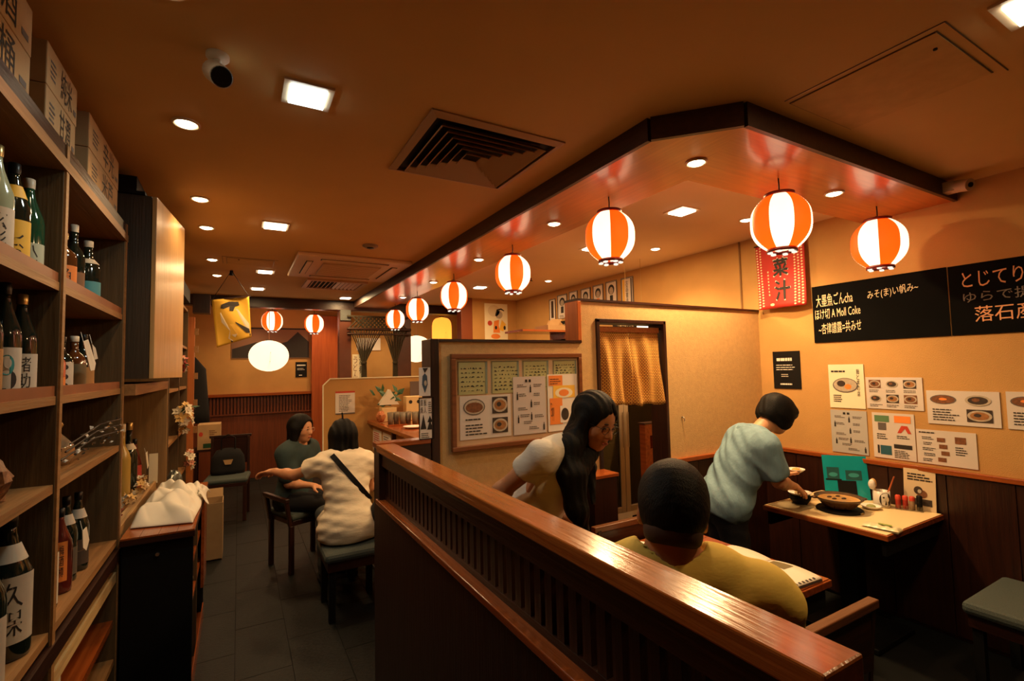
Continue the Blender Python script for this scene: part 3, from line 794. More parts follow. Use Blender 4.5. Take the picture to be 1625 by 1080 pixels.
def globe(label, x, y, z, rx, rz, zt, name='globe_lantern', cyl=False, m=None):
    t = thing(name, label, 'lantern', (x, y, zt), None)
    prof = []
    for j in range(31):
        a = -1+2*j/30
        rr = rx*(max(0, 1-abs(a)**6)**.5*.92+.08) if cyl else rx*max(.1, math.sqrt(max(0, 1-a*a)))
        prof.append((rr*(1+(.004 if j % 2 else -.004)), a*rz))
    MB().lathe((x, y, z), prof, 40).build('paper_shade', m or paper_glow('globe_white', (1, .90, .74), .42), t)
    MB().lathe((x, y, z+rz), [(.03, 0), (.05, .004), (.045, .012), (.001, .014)], 20).build('top_cap', M_BLACKMET, t)
    MB().tube([(x, y, zt), (x, y, z+rz)], .004, 6).build('cord', mat('pale_cord', (.6, .3, .15), .6), t)
    MB().ell((x, y, z+.02), (.035, .035, .05), 12, 8).build('bulb_glass', emis('bulb_hot', (1, .75, .45), 3), t)
    pl = bpy.data.lights.new('glow', 'POINT'); pl.energy = 1.0; pl.color = (1, .8, .55); pl.shadow_soft_size = .04; po = bpy.data.objects.new('glow', pl); COL.objects.link(po); po.parent = t; po.location = (0, 0, z-zt+.02)
    MB().tube([(x+.01, y-rx*.99, z+rz*.2), (x, y-rx*.92, z-rz*.4), (x-.02, y-rx*.5, z-rz*.86)], .003, 6).build('paper_seam', M_INKG, t)
globe('big round white paper lantern glowing before the dark mountain poster', .38, 7.9, 1.90, .265, .225, ZC)
globe('round white paper lantern half hidden behind the rear wooden post', 2.72, 8.25, 2.02, .27, .235, ZC)
globe('tall yellow paper lantern glowing beyond the fifth striped lantern', 2.98, 7.68, 2.20, .165, .33, ZC, 'cylinder_lantern', True, paper_glow('lantern_yellow', (1, .64, .12), .30))

# ================================================================ left: display shelf
SX, SXB = -.485, -.93           # front and back of the shelf
def shelf():
    t = thing('display_shelf', 'tall oak bottle shelf with reddish lips along the left wall', 'shelf', (-.7, 2.0, 0))
    y0, y1 = .9, 2.93
    for y in (y0, 2.0, y1):
        bx('upright', (SXB, y-.016, 0), (SX, y+.016, 2.385), M_OAKZ_SHADED, t, .001)
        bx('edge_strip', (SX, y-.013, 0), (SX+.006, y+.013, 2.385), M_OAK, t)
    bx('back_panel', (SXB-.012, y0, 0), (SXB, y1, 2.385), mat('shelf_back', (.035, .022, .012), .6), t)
    for a, b in ((y0, 2.0), (2.0, y1)):
        for z, lip in ((1.918, .05), (1.567, .052), (1.300, 0), (.866, 0), (.33, 0)):
            s = bx('shelf_board', (SXB, a+.016, z), (SX-.003, b-.016, z+.026), M_OAK, t)
            if lip: bx('lip', (SX-.018, a+.016, z+.026), (SX-.006, b-.016, z+.026+lip*.6), mat('lip_wood', (.30, .10, .035), .45, var=.2), s)
    bx('top_board', (SXB, y0, 2.30), (SX+.008, y1+.02, 2.335), M_OAK, t)
    bx('top_board', (SXB, y0, 2.335), (SX+.002, y1+.02, 2.385), M_DARKWOOD, t)
    # the base unit with its sloping lower front
    bx('base_ledge', (SXB, y0, .80), (SX+.01, y1, .85), M_DARKWOOD, t)
    bx('base_frame', (SX-.04, y0, .70), (SX-.002, y1, .745), wood('base_pale_oak', (.5, .33, .15), (.62, .43, .2), 'y', .4), t)
    bx('base_board', (SXB, y0, .50), (SX-.01, y1, .53), M_REDWOOD, t)
    for y in (2.0, 2.45): MB().cyl((-.62, y-.0165, 1.72), (-.62, y-.0172, 1.72), .012, n=12).build('cable_hole', M_BLACK, t) if y == 2.0 else None
shelf()

# ---- bottles
class CylPage(Page):
    def __init__(s, c, r, z0, h, ang, half): s.c, s.r, s.z0, s.h, s.a, s.half = V(c), r, z0, h, ang, half; s.mb = MB(); s.mats = []; s.layer = 0
    def p(s, x, y):
        a = s.a+(x-.5)*2*s.half; r = s.r+.0012+.0005*s.layer
        return V((s.c.x+r*math.cos(a), s.c.y+r*math.sin(a), s.c.z+s.z0+y*s.h))
def bottle_prof(kind, r, h):
    if kind == 'whisky': return [(.001, 0), (r*.96, .0), (r, .008), (r, h*.55), (r*.9, h*.62), (r*.42, h*.70), (r*.34, h*.74), (r*.34, h*.86), (.001, h*.86)]
    if kind == 'wine': return [(.001, 0), (r*.95, 0), (r, .01), (r, h*.56), (r*.8, h*.64), (r*.4, h*.72), (r*.34, h*.78), (r*.33, h*.94), (.001, h*.94)]
    return [(.001, 0), (r*.95, 0), (r, .01), (r, h*.54), (r*.93, h*.60), (r*.66, h*.70), (r*.44, h*.79), (r*.33, h*.86), (r*.31, h*.93), (.001, h*.93)]
def bottle(label, x, y, z, h, r, kind='sake', gm=None, lm=None, cap=M_BLACKMET, ang=None, lab=(.08, .40), kanji='', ink=M_INK, collar=None, half=1.15, group='bottles on the display shelf', extra=None, name='sake_bottle'):
    t = thing(name, label, 'bottle', (x, y, z), group)
    gm = gm or mat('dark_bottle_glass', (.008, .014, .010), .08, spec=.8)
    pr = bottle_prof(kind, r, h)
    MB().lathe((x, y, z), pr, 24).build('glass_body', gm, t)
    rt_ = pr[-2][0]
    MB().lathe((x, y, z+h*(.86 if kind == 'whisky' else .93)), [(rt_*1.12, -h*.03), (rt_*1.18, 0), (rt_*1.18, h*.065), (rt_*.9, h*.072), (.001, h*.072)], 16).build('cap', cap, t)
    a = ang if ang is not None else math.atan2(0-y-.3, .65-x)
    if lm:
        z0, z1 = h*lab[0], h*lab[1]; mb = MB(); n = 18
        mb.grid(lambda u, v: V((x+(r+.0006)*math.cos(a+(u-.5)*2*half), y+(r+.0006)*math.sin(a+(u-.5)*2*half), z+z0+v*(z1-z0))), n, 1)
        L = mb.build('label', lm, t)
        pg = CylPage((x, y, z), r, z0, z1-z0, a, half*.92)
        if kanji:
            k = len(kanji); pg.text(kanji, .30, .12, .70, .95, ink, vert=True)
            pg.lines(.06, .3, .2, .9, 5, M_INKG)
        if extra: extra(pg)
        if pg.mb.f: pg.build(L)
    if collar:
        mb = MB(); mb.lathe((x, y, z), [(r*.845, h*.637), (r*.80+.002, h*.645), (r*.44+.002, h*.715)] if kind == 'wine' else [(r*.765+.001, h*.67), (r*.675+.0015, h*.70), (r*.46+.0015, h*.787)], 24); mb.build('neck_label', collar, t)
    return t
G_CLEAR = mat('pale_green_glass', (.30, .36, .26), .12, spec=.7)
G_BROWN = mat('amber_glass', (.09, .03, .008), .08, spec=.8)
G_DARK = mat('dark_bottle_glass', (.008, .014, .010), .08, spec=.8)
G_GREEN = mat('green_glass', (.01, .06, .03), .08, spec=.8)
L_WHITE = mat('label_white', (.62, .55, .44), .6, var=.1, vs=30)
L_YEL = mat('label_yellow', (.80, .48, .05), .55, var=.1, vs=30)
L_GRN = mat('label_pale_green', (.45, .50, .38), .6)
L_TAN = mat('label_tan', (.45, .22, .07), .6)
L_ORG = mat('label_orange', (.75, .22, .04), .6)
L_TEAL = mat('label_teal', (.07, .30, .36), .6)
C_GOLD = mat('gold_cap', (.55, .38, .15), .3, .8)
C_WHT = mat('white_cap', (.7, .6, .45), .4)
zb, zc_, zd, ze = 1.945, 1.594, 1.327, .893
bottle('pale frosted bottle with white brush lettered label, upper shelf left', -.552, 1.715, zb, .31, .037, gm=G_CLEAR, lm=L_WHITE, cap=C_GOLD, kanji='玄彩', lab=(.06, .46))
bottle('dark bottle with bright yellow label and yellow neck band', -.552, 1.83, zb, .305, .037, lm=L_YEL, kanji='しお', collar=L_YEL, lab=(.06, .46))
bottle('dark bottle with pale green label and ribbed white cap', -.552, 1.942, zb, .30, .037, gm=G_GREEN, lm=L_GRN, cap=C_WHT, kanji='八海', lab=(.04, .34))
bottle('stout amber whisky bottle with orange label on upper right shelf', -.552, 2.26, zb, .235, .042, 'whisky', G_BROWN, L_ORG, C_GOLD, lab=(.08, .42), kanji='角', name='whisky_bottle')
bottle('slim dark bottle standing between whisky and blue label bottle', -.552, 2.40, zb, .285, .034, 'wine', G_DARK, mat('label_brown', (.2, .1, .05), .6), C_WHT, lab=(.1, .35))
bottle('round shouldered bottle with blue wave label on upper right shelf', -.552, 2.60, zb, .27, .043, 'wine', G_DARK, L_TEAL, L_WHITE, lab=(.05, .36), collar=L_WHITE)
bottle('dark bottle with tan label at left end of middle shelf', -.552, 1.68, zc_, .31, .036, lm=L_TAN, lab=(.05, .42), kanji='芋黒')
bottle('tall dark bottle with white label showing a dark figure', -.552, 1.80, zc_, .315, .036, lm=L_WHITE, lab=(.05, .44), extra=lambda p: p.el(.5, .62, .2, .22, M_TEALP).el(.5, .3, .28, .22, M_INK).up().el(.52, .66, .1, .11, L_WHITE).rect(.4, .05, .5, .12, M_INK))
bottle('dark bottle with white label and bold black characters, middle shelf', -.552, 1.92, zc_, .30, .036, lm=L_WHITE, lab=(.05, .42), kanji='猪助', cap=C_GOLD)
bottle('squat orange and red bottle, first in the tagged middle group', -.552, 2.19, zc_, .19, .036, 'wine', mat('red_orange_glass', (.5, .09, .03), .25), L_ORG, lab=(.05, .3))
bottle('bottle with white label bearing three black dots', -.55, 2.28, zc_, .20, .034, 'wine', G_DARK, L_WHITE, lab=(.03, .55), extra=lambda p: p.el(.5, .82, .2, .1, M_INK).el(.5, .5, .2, .1, M_INK).el(.5, .2, .2, .1, M_INK))
bottle('small brown bottle behind the paper gift tag', -.54, 2.39, zc_, .21, .036, 'wine', G_BROWN, mat('label_olive', (.16, .11, .05), .6), cap=C_WHT, lab=(.03, .5))
bottle('dark bottle with tan box label, last on the middle shelf', -.54, 2.51, zc_, .225, .036, 'wine', G_DARK, L_TAN, lab=(.03, .42))
bottle('large dark bottle with white label, bottom shelf far left', -.55, 1.70, ze, .385, .052, lm=L_WHITE, kanji='大吟', lab=(.03, .45))
bottle('large dark bottle with neck seal and wide calligraphy label', -.55, 1.875, ze, .385, .053, lm=L_WHITE, kanji='久保', lab=(.12, .58), collar=L_WHITE)
bottle('slender dark bottle with colourful paper label, bottom shelf', -.552, 2.18, ze, .30, .036, lm=L_WHITE, lab=(.05, .6), extra=lambda p: p.el(.6, .55, .3, .18, M_FOODB).el(.3, .25, .08, .04, M_GREEN).rect(.2, .75, .8, .9, M_INKG))
bottle('dark red bottle with white hang tag and orange strip label', -.552, 2.33, ze, .29, .038, gm=mat('wine_red_glass', (.10, .015, .01), .12), lm=L_ORG, lab=(.15, .62), half=.45, kanji='梅酒樽')
bottle('dark bottle with white neck ticket, behind the red one', -.56, 2.44, ze, .31, .035, lm=mat('label_grey', (.1, .08, .06), .6), collar=L_WHITE)
bottle('dark bottle with round tan seal, last on the bottom shelf', -.552, 2.56, ze, .30, .036, lm=mat('label_dim', (.06, .04, .03), .6), extra=lambda p: p.el(.5, .75, .35, .2, L_TAN), collar=L_WHITE)
for i, (y, lb) in enumerate(((1.92, 'dim amber bottle lying low in the base unit, nearest'), (2.15, 'dim dark red bottle low in the base unit, middle'), (2.36, 'dim bottle low in the base unit, beside the black cabinet'))):
    bottle(lb, -.58, y, .531, .20, .036, 'wine', G_BROWN if i != 1 else mat('wine_red_glass', (.10, .015, .01), .12), L_TAN if i != 2 else L_WHITE, group='bottles in the base unit')
def hang_tag(label, pts, th=.002, nm='gift_tag'):
    mb = MB(); pts = [V(p) for p in pts]; n = (pts[1]-pts[0]).cross(pts[2]-pts[0]).normalized()
    mb.prism(pts, n*th); o = mb.build(nm, mat('tag_paper', (.75, .68, .55), .6), fix=True, bev=.001); tag(o, label, 'tag'); 
    c = sum(pts, V())/len(pts); MB().tube([pts[0], pts[0]+V((-.01, .01, .035))], .001, 5).build('tag_string', M_WHITE, o); return o
hang_tag('long white paper tag hung on the middle shelf bottles', [(-.482, 2.24, 1.775), (-.476, 2.275, 1.785), (-.47, 2.36, 1.70), (-.47, 2.345, 1.675), (-.474, 2.31, 1.672)])
hang_tag('second pale tag hung beside the long paper tag', [(-.485, 2.37, 1.775), (-.48, 2.40, 1.76), (-.48, 2.44, 1.72), (-.484, 2.41, 1.715)])
hang_tag('white lettered tag on the dark red bottle, bottom shelf', [(-.482, 2.30, 1.10), (-.478, 2.335, 1.105), (-.475, 2.36, 1.05), (-.477, 2.335, 1.02), (-.48, 2.305, 1.04)])

# ---- sake cases on top
def case(label, y0, y1, z0, z1, txt, x=-.50):
    t = thing('cardboard_case', label, 'box', (x-.2, (y0+y1)/2, z0), 'cardboard sake cases on the shelf')
    bx('carton', (x-.38, y0, z0), (x, y1, z1), M_CARD, t, .003)
    pg = Page((x, y0, z0), (0, 1, 0), (0, 0, 1), y1-y0, z1-z0, .001)
    pg.text(txt[0], .42, .12, .80, .88, M_INK); pg.lines(.1, .25, .34, .75, 4, M_INKG); pg.rect(.86, .2, .95, .34, M_INKG)
    pg.build(t)
    return t
case('lower lettered carton nearest the camera, top left corner', 1.22, 1.735, 2.387, 2.515, ['広桶'])
case('upper lettered carton nearest the camera, top left corner', 1.22, 1.74, 2.517, 2.65, ['春酒'])
case('lower carton of the middle stack on the shelf', 1.86, 2.15, 2.387, 2.512, ['甘潤'])
case('upper carton of the middle stack on the shelf', 1.86, 2.16, 2.514, 2.645, ['純米'])
case('lower carton of the far stack on the shelf', 2.32, 2.82, 2.387, 2.512, ['米芦'])
case('upper carton of the far stack on the shelf', 2.32, 2.83, 2.514, 2.648, ['辛光'])

# ---- things on the fourth level
def crinkle(label, c, r, m, name, cat, seed, n=9, spikes=0):
    t = thing(name, label, cat, (c[0], c[1], c[2]-r[2])); rn = random.Random(seed)
    mb = MB(); nu, nv = 14, 8
    def fn(u, v):
        a = u*2*PI; b = (v-.5)*PI; k = 1+.16*math.sin(5*a+seed)*math.cos(3*b)+.1*rn.uniform(-1, 1)*(0 < v < 1)
        return V((c[0]+r[0]*k*math.cos(b)*math.cos(a), c[1]+r[1]*k*math.cos(b)*math.sin(a), max(c[2]-r[2], c[2]+r[2]*k*math.sin(b))))
    pts = [[fn((i % nu)/nu, j/nv) for i in range(nu)] for j in range(nv+1)]
    vs = [p for row in pts for p in row]
    mb.add(vs, [(j*nu+i, j*nu+(i+1) % nu, (j+1)*nu+(i+1) % nu, (j+1)*nu+i) for j in range(nv) for i in range(nu)], 0, False)
    mb.build('wrapping', m, t)
    return t
M_FOIL = mat('clear_wrap', (.45, .40, .33), .12, .75, var=.5, vs=25)
crinkle('dark patterned cloth pouch on the fourth shelf, left edge', (-.56, 1.70, 1.393), (.06, .08, .066), mat('dark_brocade', (.10, .03, .015), .5, col2=(.35, .16, .06), vs=60), 'cloth_pouch', 'pouch', 3)
def decanter():
    x, y, z = -.60, 2.42, zd
    t = thing('glass_decanter', 'squat glass jar with amber contents on the fourth shelf', 'jar', (x, y, z))
    MB().lathe((x, y, z), [(.001, 0), (.05, 0), (.062, .03), (.06, .07), (.035, .10), (.022, .115), (.022, .135)], 24).build('glass_body', mat('jar_glass', (.32, .22, .12), .06, spec=.9), t)
    MB().lathe((x, y, z), [(.026, .135), (.03, .145), (.02, .165), (.001, .168)], 16).build('stopper', C_GOLD, t)
    MB().grid(lambda u, v: V((x+.0625*math.cos(-1+u*1.1), y+.0625*math.sin(-1+u*1.1), z+.03+v*.035)), 8, 1).build('label', L_TAN, t)
decanter()
def gourd():
    x, y, z = -.575, 2.17, zd
    t = thing('red_pot', 'dark red glazed round pot under the foil wrapped twigs', 'pot', (x, y, z))
    MB().lathe((x, y, z), [(.001, 0), (.04, 0), (.058, .03), (.052, .06), (.03, .075), (.001, .078)], 24).build('glazed_body', mat('red_glaze', (.25, .015, .01), .08), t)
    MB().ell((x, y, z+.082), (.012, .012, .01), 10, 6).build('knob', mat('red_glaze', (.25, .015, .01), .08), t)
gourd()
def twigs():
    t = thing('foil_twigs', 'silvery foil wrapped twigs laid along the fourth shelf edge', 'decoration', (-.5, 2.45, zd)); rn = random.Random(5)
    for k in range(3):
        a = V((-.50, 2.10+.05*k, zd+.055+.02*k)); b = V((-.475, 2.80+.04*k, zd+.075+.025*k))
        MB().tube([a, a.lerp(b, .5)+V((0, 0, .02)), b], .003, 6).build('twig', M_BLACKMET, t)
    for i in range(38):
        f = rn.random(); p = V((-.50, 2.12, zd+.07)).lerp(V((-.472, 2.84, zd+.10)), f)+V((rn.uniform(-.03, .012), rn.uniform(-.02, .02), rn.uniform(-.045, .03)))
        d = V((rn.uniform(-1, 1), rn.uniform(-1, 1), rn.uniform(-.3, 1))).normalized(); s_ = d.orthogonal().normalized(); L = rn.uniform(.012, .026)
        MB().add([p, p+d*L*.5+s_*L*.35, p+d*L, p+d*L*.5-s_*L*.35, p+d*L*.5+d.cross(s_)*.004], [(0, 1, 4), (1, 2, 4), (2, 3, 4), (3, 0, 4), (0, 3, 2, 1)]).build('foil_leaf', M_FOIL if i % 3 else M_WHITE, t)
twigs()

# ---- tall cabinet, its ledge and the niche
def tallcab():
    t = thing('wall_cabinet', 'tall golden veneer wall cabinet with two doors, first ajar', 'cabinet', (-.68, 3.6, 1.635))
    bx('carcass', (-.94, 3.0, 1.635), (-.395, 4.25, 2.56), wood('cab_dark', (.040, .026, .014), (.058, .037, .02), 'z', .5), t)
    R = Matrix.Rotation(-.115, 3, 'Z')
    d = MB().box((-.392, 3.0, 1.635), (-.372, 3.60, 2.56), R=R, c=(-.392, 3.0, 2)).build('door', M_GOLDWOOD, t, .002)
    bx('door', (-.393, 3.63, 1.64), (-.373, 4.25, 2.50), M_GOLDWOOD, t, .002)
    bx('top_panel', (-.94, 2.98, 2.56), (-.42, 4.25, 2.575), M_BLACK, t)
    MB().box((-.94, 3.02, 2.577), (-.46, 4.0, 2.66)).build('top_box', M_BLACK, t)
tallcab()
def niche():
    t = thing('niche_unit', 'oak niche unit under the wall cabinet with a deep ledge', 'shelf', (-.72, 3.55, 0))
    bx('head_board', (-.94, 2.95, 1.555), (-.435, 4.19, 1.61), M_OAK, t, .002)
    bx('side_panel', (-.94, 4.15, .0), (-.435, 4.19, 1.555), wood('niche_side', (.20, .115, .045), (.28, .165, .065), 'z', .5), t, .002)
    bx('sill', (-.94, 2.95, .87), (-.545, 4.15, .895), M_OAK, t)
    bx('sill_lip', (-.545, 2.95, .86), (-.505, 4.15, .915), wood('niche_lip', (.46, .30, .15), (.6, .41, .22), 'y', .45), t, .003)
    bx('sill_edge', (-.505, 2.95, .86), (-.488, 4.15, .93), wood('niche_edge', (.36, .2, .08), (.48, .29, .12), 'y', .45), t, .003)
    bx('back_panel', (-.96, 2.95, .895), (-.94, 4.15, 1.555), mat('shelf_back', (.035, .022, .012), .6), t)
    bx('plinth', (-.94, 2.95, 0), (-.50, 4.15, .86), M_BLACK, t)
niche()
bottle('tall straw coloured bottle in the niche', -.60, 3.66, .896, .47, .045, 'wine', mat('straw_glass', (.38, .24, .05), .25), cap=C_WHT, group='bottles in the niche', ang=-.6)
bottle('dark bottle with white paper flower at its neck, in the niche', -.60, 3.88, .896, .46, .045, 'wine', G_DARK, cap=C_GOLD, collar=L_WHITE, group='bottles in the niche')
bottle('red boxed bottle with hanging paper strip, in the niche', -.595, 4.03, .896, .34, .042, 'sake', mat('wine_red_glass', (.10, .015, .01), .12), mat('label_crimson', (.4, .04, .03), .5), group='bottles in the niche', lab=(.05, .5))
hang_tag('white folded paper strip on the red niche bottle', [(-.528, 3.99, 1.14), (-.524, 4.02, 1.15), (-.52, 4.06, 1.05), (-.524, 4.04, 1.03)], nm='paper_strip')
sheet('small_card', 'small upright cream card at the back of the niche', 'card', (-.53, 4.144, .9155), (1, 0, 0), VR, .05, .20, M_CREAM)
def flower(label, c, n, R_, cols, seed, name='dried_flowers', cat='flowers', leaf=True, stem=None, pr=(.016, .03)):
    t = thing(name, label, cat, c); rn = random.Random(seed)
    for i in range(n):
        d = V((rn.gauss(0, 1), rn.gauss(0, 1), rn.gauss(0, 1))).normalized()
        p = V(c)+V((d.x*R_[0], d.y*R_[1], abs(d.z)*R_[2] if stem is None else d.z*R_[2]))*rn.uniform(.45, 1)
        m = rn.choice(cols); s_ = rn.uniform(*pr); mb = MB()
        k = 5; up_ = (d+V((.3, -.5, .4))).normalized(); x = up_.orthogonal().normalized(); y = up_.cross(x)
        for q in range(k):
            a = 2*PI*q/k; b = a+2*PI/k*.46; e = x*math.cos(a)+y*math.sin(a); g = x*math.cos(b)+y*math.sin(b); h_ = x*math.cos(a-2*PI/k*.46)+y*math.sin(a-2*PI/k*.46)
            mb.add([p, p+(g*.6)*s_+up_*s_*.2, p+e*s_+up_*s_*.35, p+(h_*.6)*s_+up_*s_*.2, p-up_*s_*.12], [(0, 1, 2, 3), (4, 2, 1), (4, 3, 2), (0, 4, 1), (0, 3, 4)])
        mb.ell(p+up_*s_*.15, (s_*.2,)*3, 6, 4)
        mb.build('petal_cluster', m, t)
        if leaf and i % 2 == 0:
            l = V((rn.uniform(-1, 1), rn.uniform(-1, 1), rn.uniform(-.6, .6))).normalized(); w_ = l.orthogonal().normalized()*.3; L = s_*1.6
            MB().add([p, p+l*L*.5+w_*L*.5, p+l*L, p+l*L*.5-w_*L*.5, p+l*L*.5-up_*.003], [(0, 1, 2, 3), (0, 4, 1), (1, 4, 2), (2, 4, 3), (3, 4, 0)]).build('leaf', M_GREEN, t)
    return t
F_W = mat('petal_white', (.75, .66, .50), .6); F_Y = mat('petal_gold', (.75, .48, .16), .6); F_R = mat('petal_red', (.35, .04, .03), .6); F_P = mat('petal_pink', (.6, .25, .16), .6); F_T = mat('petal_tan', (.5, .32, .14), .7)
flower('golden dried flowers heaped at the far end of the niche sill', (-.535, 3.90, .935), 16, (.03, .13, .10), [F_Y, F_W, F_T], 1, leaf=False)
flower('dark red dried flowers behind the golden ones in the niche', (-.66, 4.08, .915), 10, (.05, .05, .13), [F_R, F_R, F_P], 2, leaf=False)
flower('tan and white dried flowers in the middle of the niche sill', (-.535, 3.50, .93), 16, (.03, .13, .08), [F_W, F_T, F_Y], 3, leaf=False)
def chips():
    rn = random.Random(9)
    t = thing('wood_chips', 'loose stack of reddish bark pieces at the near end of the niche', 'bark', (-.56, 3.2, .917))
    for i in range(14):
        p = V((-.555+rn.uniform(-.025, .02), 3.20+rn.uniform(-.1, .1), .922+.006*i)); MB().box(p-V((.03, .022, .003)), p+V((.03, .022, .003)), R=Matrix.Rotation(rn.uniform(-.6, .6), 3, 'Z')@Matrix.Rotation(rn.uniform(-.1, .1), 3, 'X')).build('bark_piece', mat('red_bark', (.22, .04, .02), .7, var=.4), t)
chips()

# ---- black side cabinet with the folded cloth
def sidecab():
    t = thing('side_cabinet', 'black side cabinet with reddish plank top standing in the aisle', 'cabinet', (-.33, 3.45, 0))
    x0, x1, y0, y1 = -.466, -.20, 2.90, 4.03
    bx('near_panel', (x0, y0, 0), (x1+.012, y0+.02, .865), M_BLACK, t); bx('far_panel', (x0, y1-.02, 0), (x1, y1, .865), M_BLACK, t); bx('back_panel', (x0, y0+.02, 0), (x0+.02, y1-.02, .865), M_BLACK, t)
    for z in (.02, .44, .64): bx('inner_shelf', (x0+.02, y0+.02, z), (x1-.005, y1-.02, z+.02), M_REDWOOD, t)
    bx('divider', (x0+.02, 3.42, .04), (x1-.002, 3.44, .865), M_OAKZ_SHADED, t)
    tp = bx('top_board', (x0-.004, y0-.03, .865), (x1+.02, y1+.02, .892), M_DARKWOODX, t)
    n = 4
    for i in range(n):
        a = x0-.004+(x1-x0+.024)/n*i; bx('plank', (a+.0008, y0-.03, .892), (a+(x1-x0+.024)/n-.0008, y1+.02, .90), M_REDWOOD, tp)
    bx('kick_board', (x1-.002, y0+.02, 0), (x1+.004, y1-.02, .10), M_REDWOOD, t)
    bx('open_door', (x1, y1-.30, .30), (x1+.016, y1-.02, .86), M_REDWOOD, t)
    MB().cyl((-.33, y0, .80), (-.33, y0-.012, .80), .008).build('knob', M_STEEL, t)
sidecab()
t = thing('sauce_jar', 'small gold capped jar inside the open side of the black cabinet', 'jar', (-.235, 3.17, .662))
MB().lathe((-.235, 3.17, .662), [(.001, 0), (.026, 0), (.028, .01), (.028, .06), (.018, .075), (.018, .085)], 16).build('glass_body', G_BROWN, t)
MB().lathe((-.235, 3.17, .747), [(.02, 0), (.021, .012), (.012, .03), (.001, .032)], 14).build('lid', C_GOLD, t)
t = thing('tea_tin', 'small pale square tin on the lower cabinet shelf', 'tin', (-.235, 3.2, .462)); bx('tin_body', (-.262, 3.17, .462), (-.208, 3.23, .54), L_WHITE, t, .003); bx('tin_lid', (-.264, 3.168, .54), (-.206, 3.232, .555), C_GOLD, t, .003)
def cloth():
    rn = random.Random(4); x0, x1, y0, y1 = -.458, -.195, 3.03, 3.96; z = .902
    def fn(u, v):
        x = x0+(x1-x0)*u; y = y0+(y1-y0)*v-.06*(u)*(1-v)
        x += .02*math.sin(v*5)*(u-.3)*min(1, v*3)
        e = min(u, 1-u, v, 1-v); lift = .07*min(1, e*6)**.7
        w_ = .013*math.sin(9*u+6*v+1.5*math.sin(7*v))+.011*math.sin(17*v-6*u)+.009*math.sin(24*u*v+8*v)+.007*abs(math.sin(14*v+9*u))
        return V((x, y, z+max(.002, lift*(.75+.25*math.sin(3*v+2*u))+1.35*w_*min(1, e*8))))
    mb = MB(); mb.grid(fn, 48, 64)
    o = mb.build('folded_cloth', mat('white_linen', (.74, .70, .60), .85, var=.06, vs=6), solid=.006, sub=1)
    tag(o, 'crumpled white cloth heaped on the black side cabinet', 'cloth')
    hm = MB(); hm.grid(lambda u, v: V((-.205+.045*u+.01*math.sin(8*v), 3.42+.22*v+.05*u*math.sin(3*v), .945-.05*u*u-.03*math.sin(6*v)*u+.02*math.sin(20*v+4*u)*(1-u))), 10, 16)
    hm.build('hanging_corner', MATS['white_linen'], o, solid=.004, sub=1)
cloth()
# ---- second shelf farther back, with flower ornaments
def shelf2():
    t = thing('rear_shelf', 'narrow open oak shelf beyond the niche with orange edge post', 'shelf', (-.7, 5.8, 0))
    for y in (4.86, 5.65, 6.45): bx('upright', (-.93, y, .0), (-.50, y+.03, 2.38), M_OAKZ_SHADED, t)
    for z in (.62, 1.05, 1.50, 1.93, 2.35): bx('shelf_board', (-.93, 4.86, z), (-.505, 6.48, z+.025), M_OAK, t)
    bx('edge_post', (-.50, 6.50, .0), (-.44, 6.56, 2.30), wood('orange_post', (.42, .12, .03), (.55, .18, .045), 'z', .4), t)
    for z in (1.0, 1.3, 1.6, 1.9, 2.1): bx('peg_block', (-.44, 6.50, z), (-.405, 6.54, z+.07), M_OAK, t)
    bx('back_panel', (-.96, 4.86, 0), (-.94, 6.48, 2.38), mat('shelf_back', (.035, .022, .012), .6), t)
    bx('top_box', (-.90, 5.2, 2.39), (-.45, 6.0, 2.52), M_BLACK, t); bx('bracket', (-.47, 6.6, 2.36), (-.30, 6.78, 2.58), M_DARKWOODZ, t)
shelf2()
flower('red and white blossoms fixed high on the rear shelf', (-.47, 5.48, 1.74), 18, (.04, .18, .09), [F_R, F_W, F_P], 11, leaf=True, stem=1, pr=(.028, .05))
flower('white blossom spray with dark leaves on the rear shelf post', (-.44, 5.5, 1.28), 30, (.06, .20, .17), [F_W, F_W, F_Y], 12, stem=1, pr=(.032, .055))
flower('white and green blossoms low on the rear shelf edge', (-.45, 6.3, .74), 14, (.04, .16, .11), [F_W, F_W, F_P], 13, stem=1, pr=(.032, .05))
t = thing('bundle_shelf', 'small dark box stool carrying the wrapped bundles', 'stool', (-.44, 4.72, 0)); bx('stool_top', (-.52, 4.58, .58), (-.36, 4.84, .604), M_DARKWOOD, t); bx('stool_side', (-.51, 4.60, 0), (-.37, 4.62, .58), M_DARKWOODZ, t); bx('stool_side', (-.51, 4.80, 0), (-.37, 4.82, .58), M_DARKWOODZ, t)
crinkle('clear wrapped grey bundle on the rear shelf floor level', (-.44, 4.70, .81), (.05, .10, .09), mat('wrapped_grey', (.22, .24, .22), .25, .3, var=.6, vs=30), 'wrapped_bundle', 'bundle', 8)
crinkle('pale wrapped parcel below the grey bundle by the cloth', (-.43, 4.72, .66), (.05, .09, .055), mat('wrapped_pale', (.5, .38, .25), .4, .1, var=.5, vs=30), 'wrapped_parcel', 'parcel', 5)
t = thing('hanging_jacket', 'black jacket hanging at the far end of the left wall', 'jacket', (-.62, 7.6, 1.0))
Field_ = [( -.62, 7.62, 1.85, .05), (-.60, 7.6, 1.6, .10), (-.58, 7.6, 1.3, .12), (-.57, 7.6, 1.02, .13)]
MB().lathe((-.52, 7.6, 0), [(.02, 1.88), (.05, 1.84), (.14, 1.72), (.16, 1.45), (.18, 1.2), (.19, 1.02), (.02, 1.01)], 20, sy=.6).build('cloth_body', mat('black_cloth', (.006, .006, .007), .9), t)
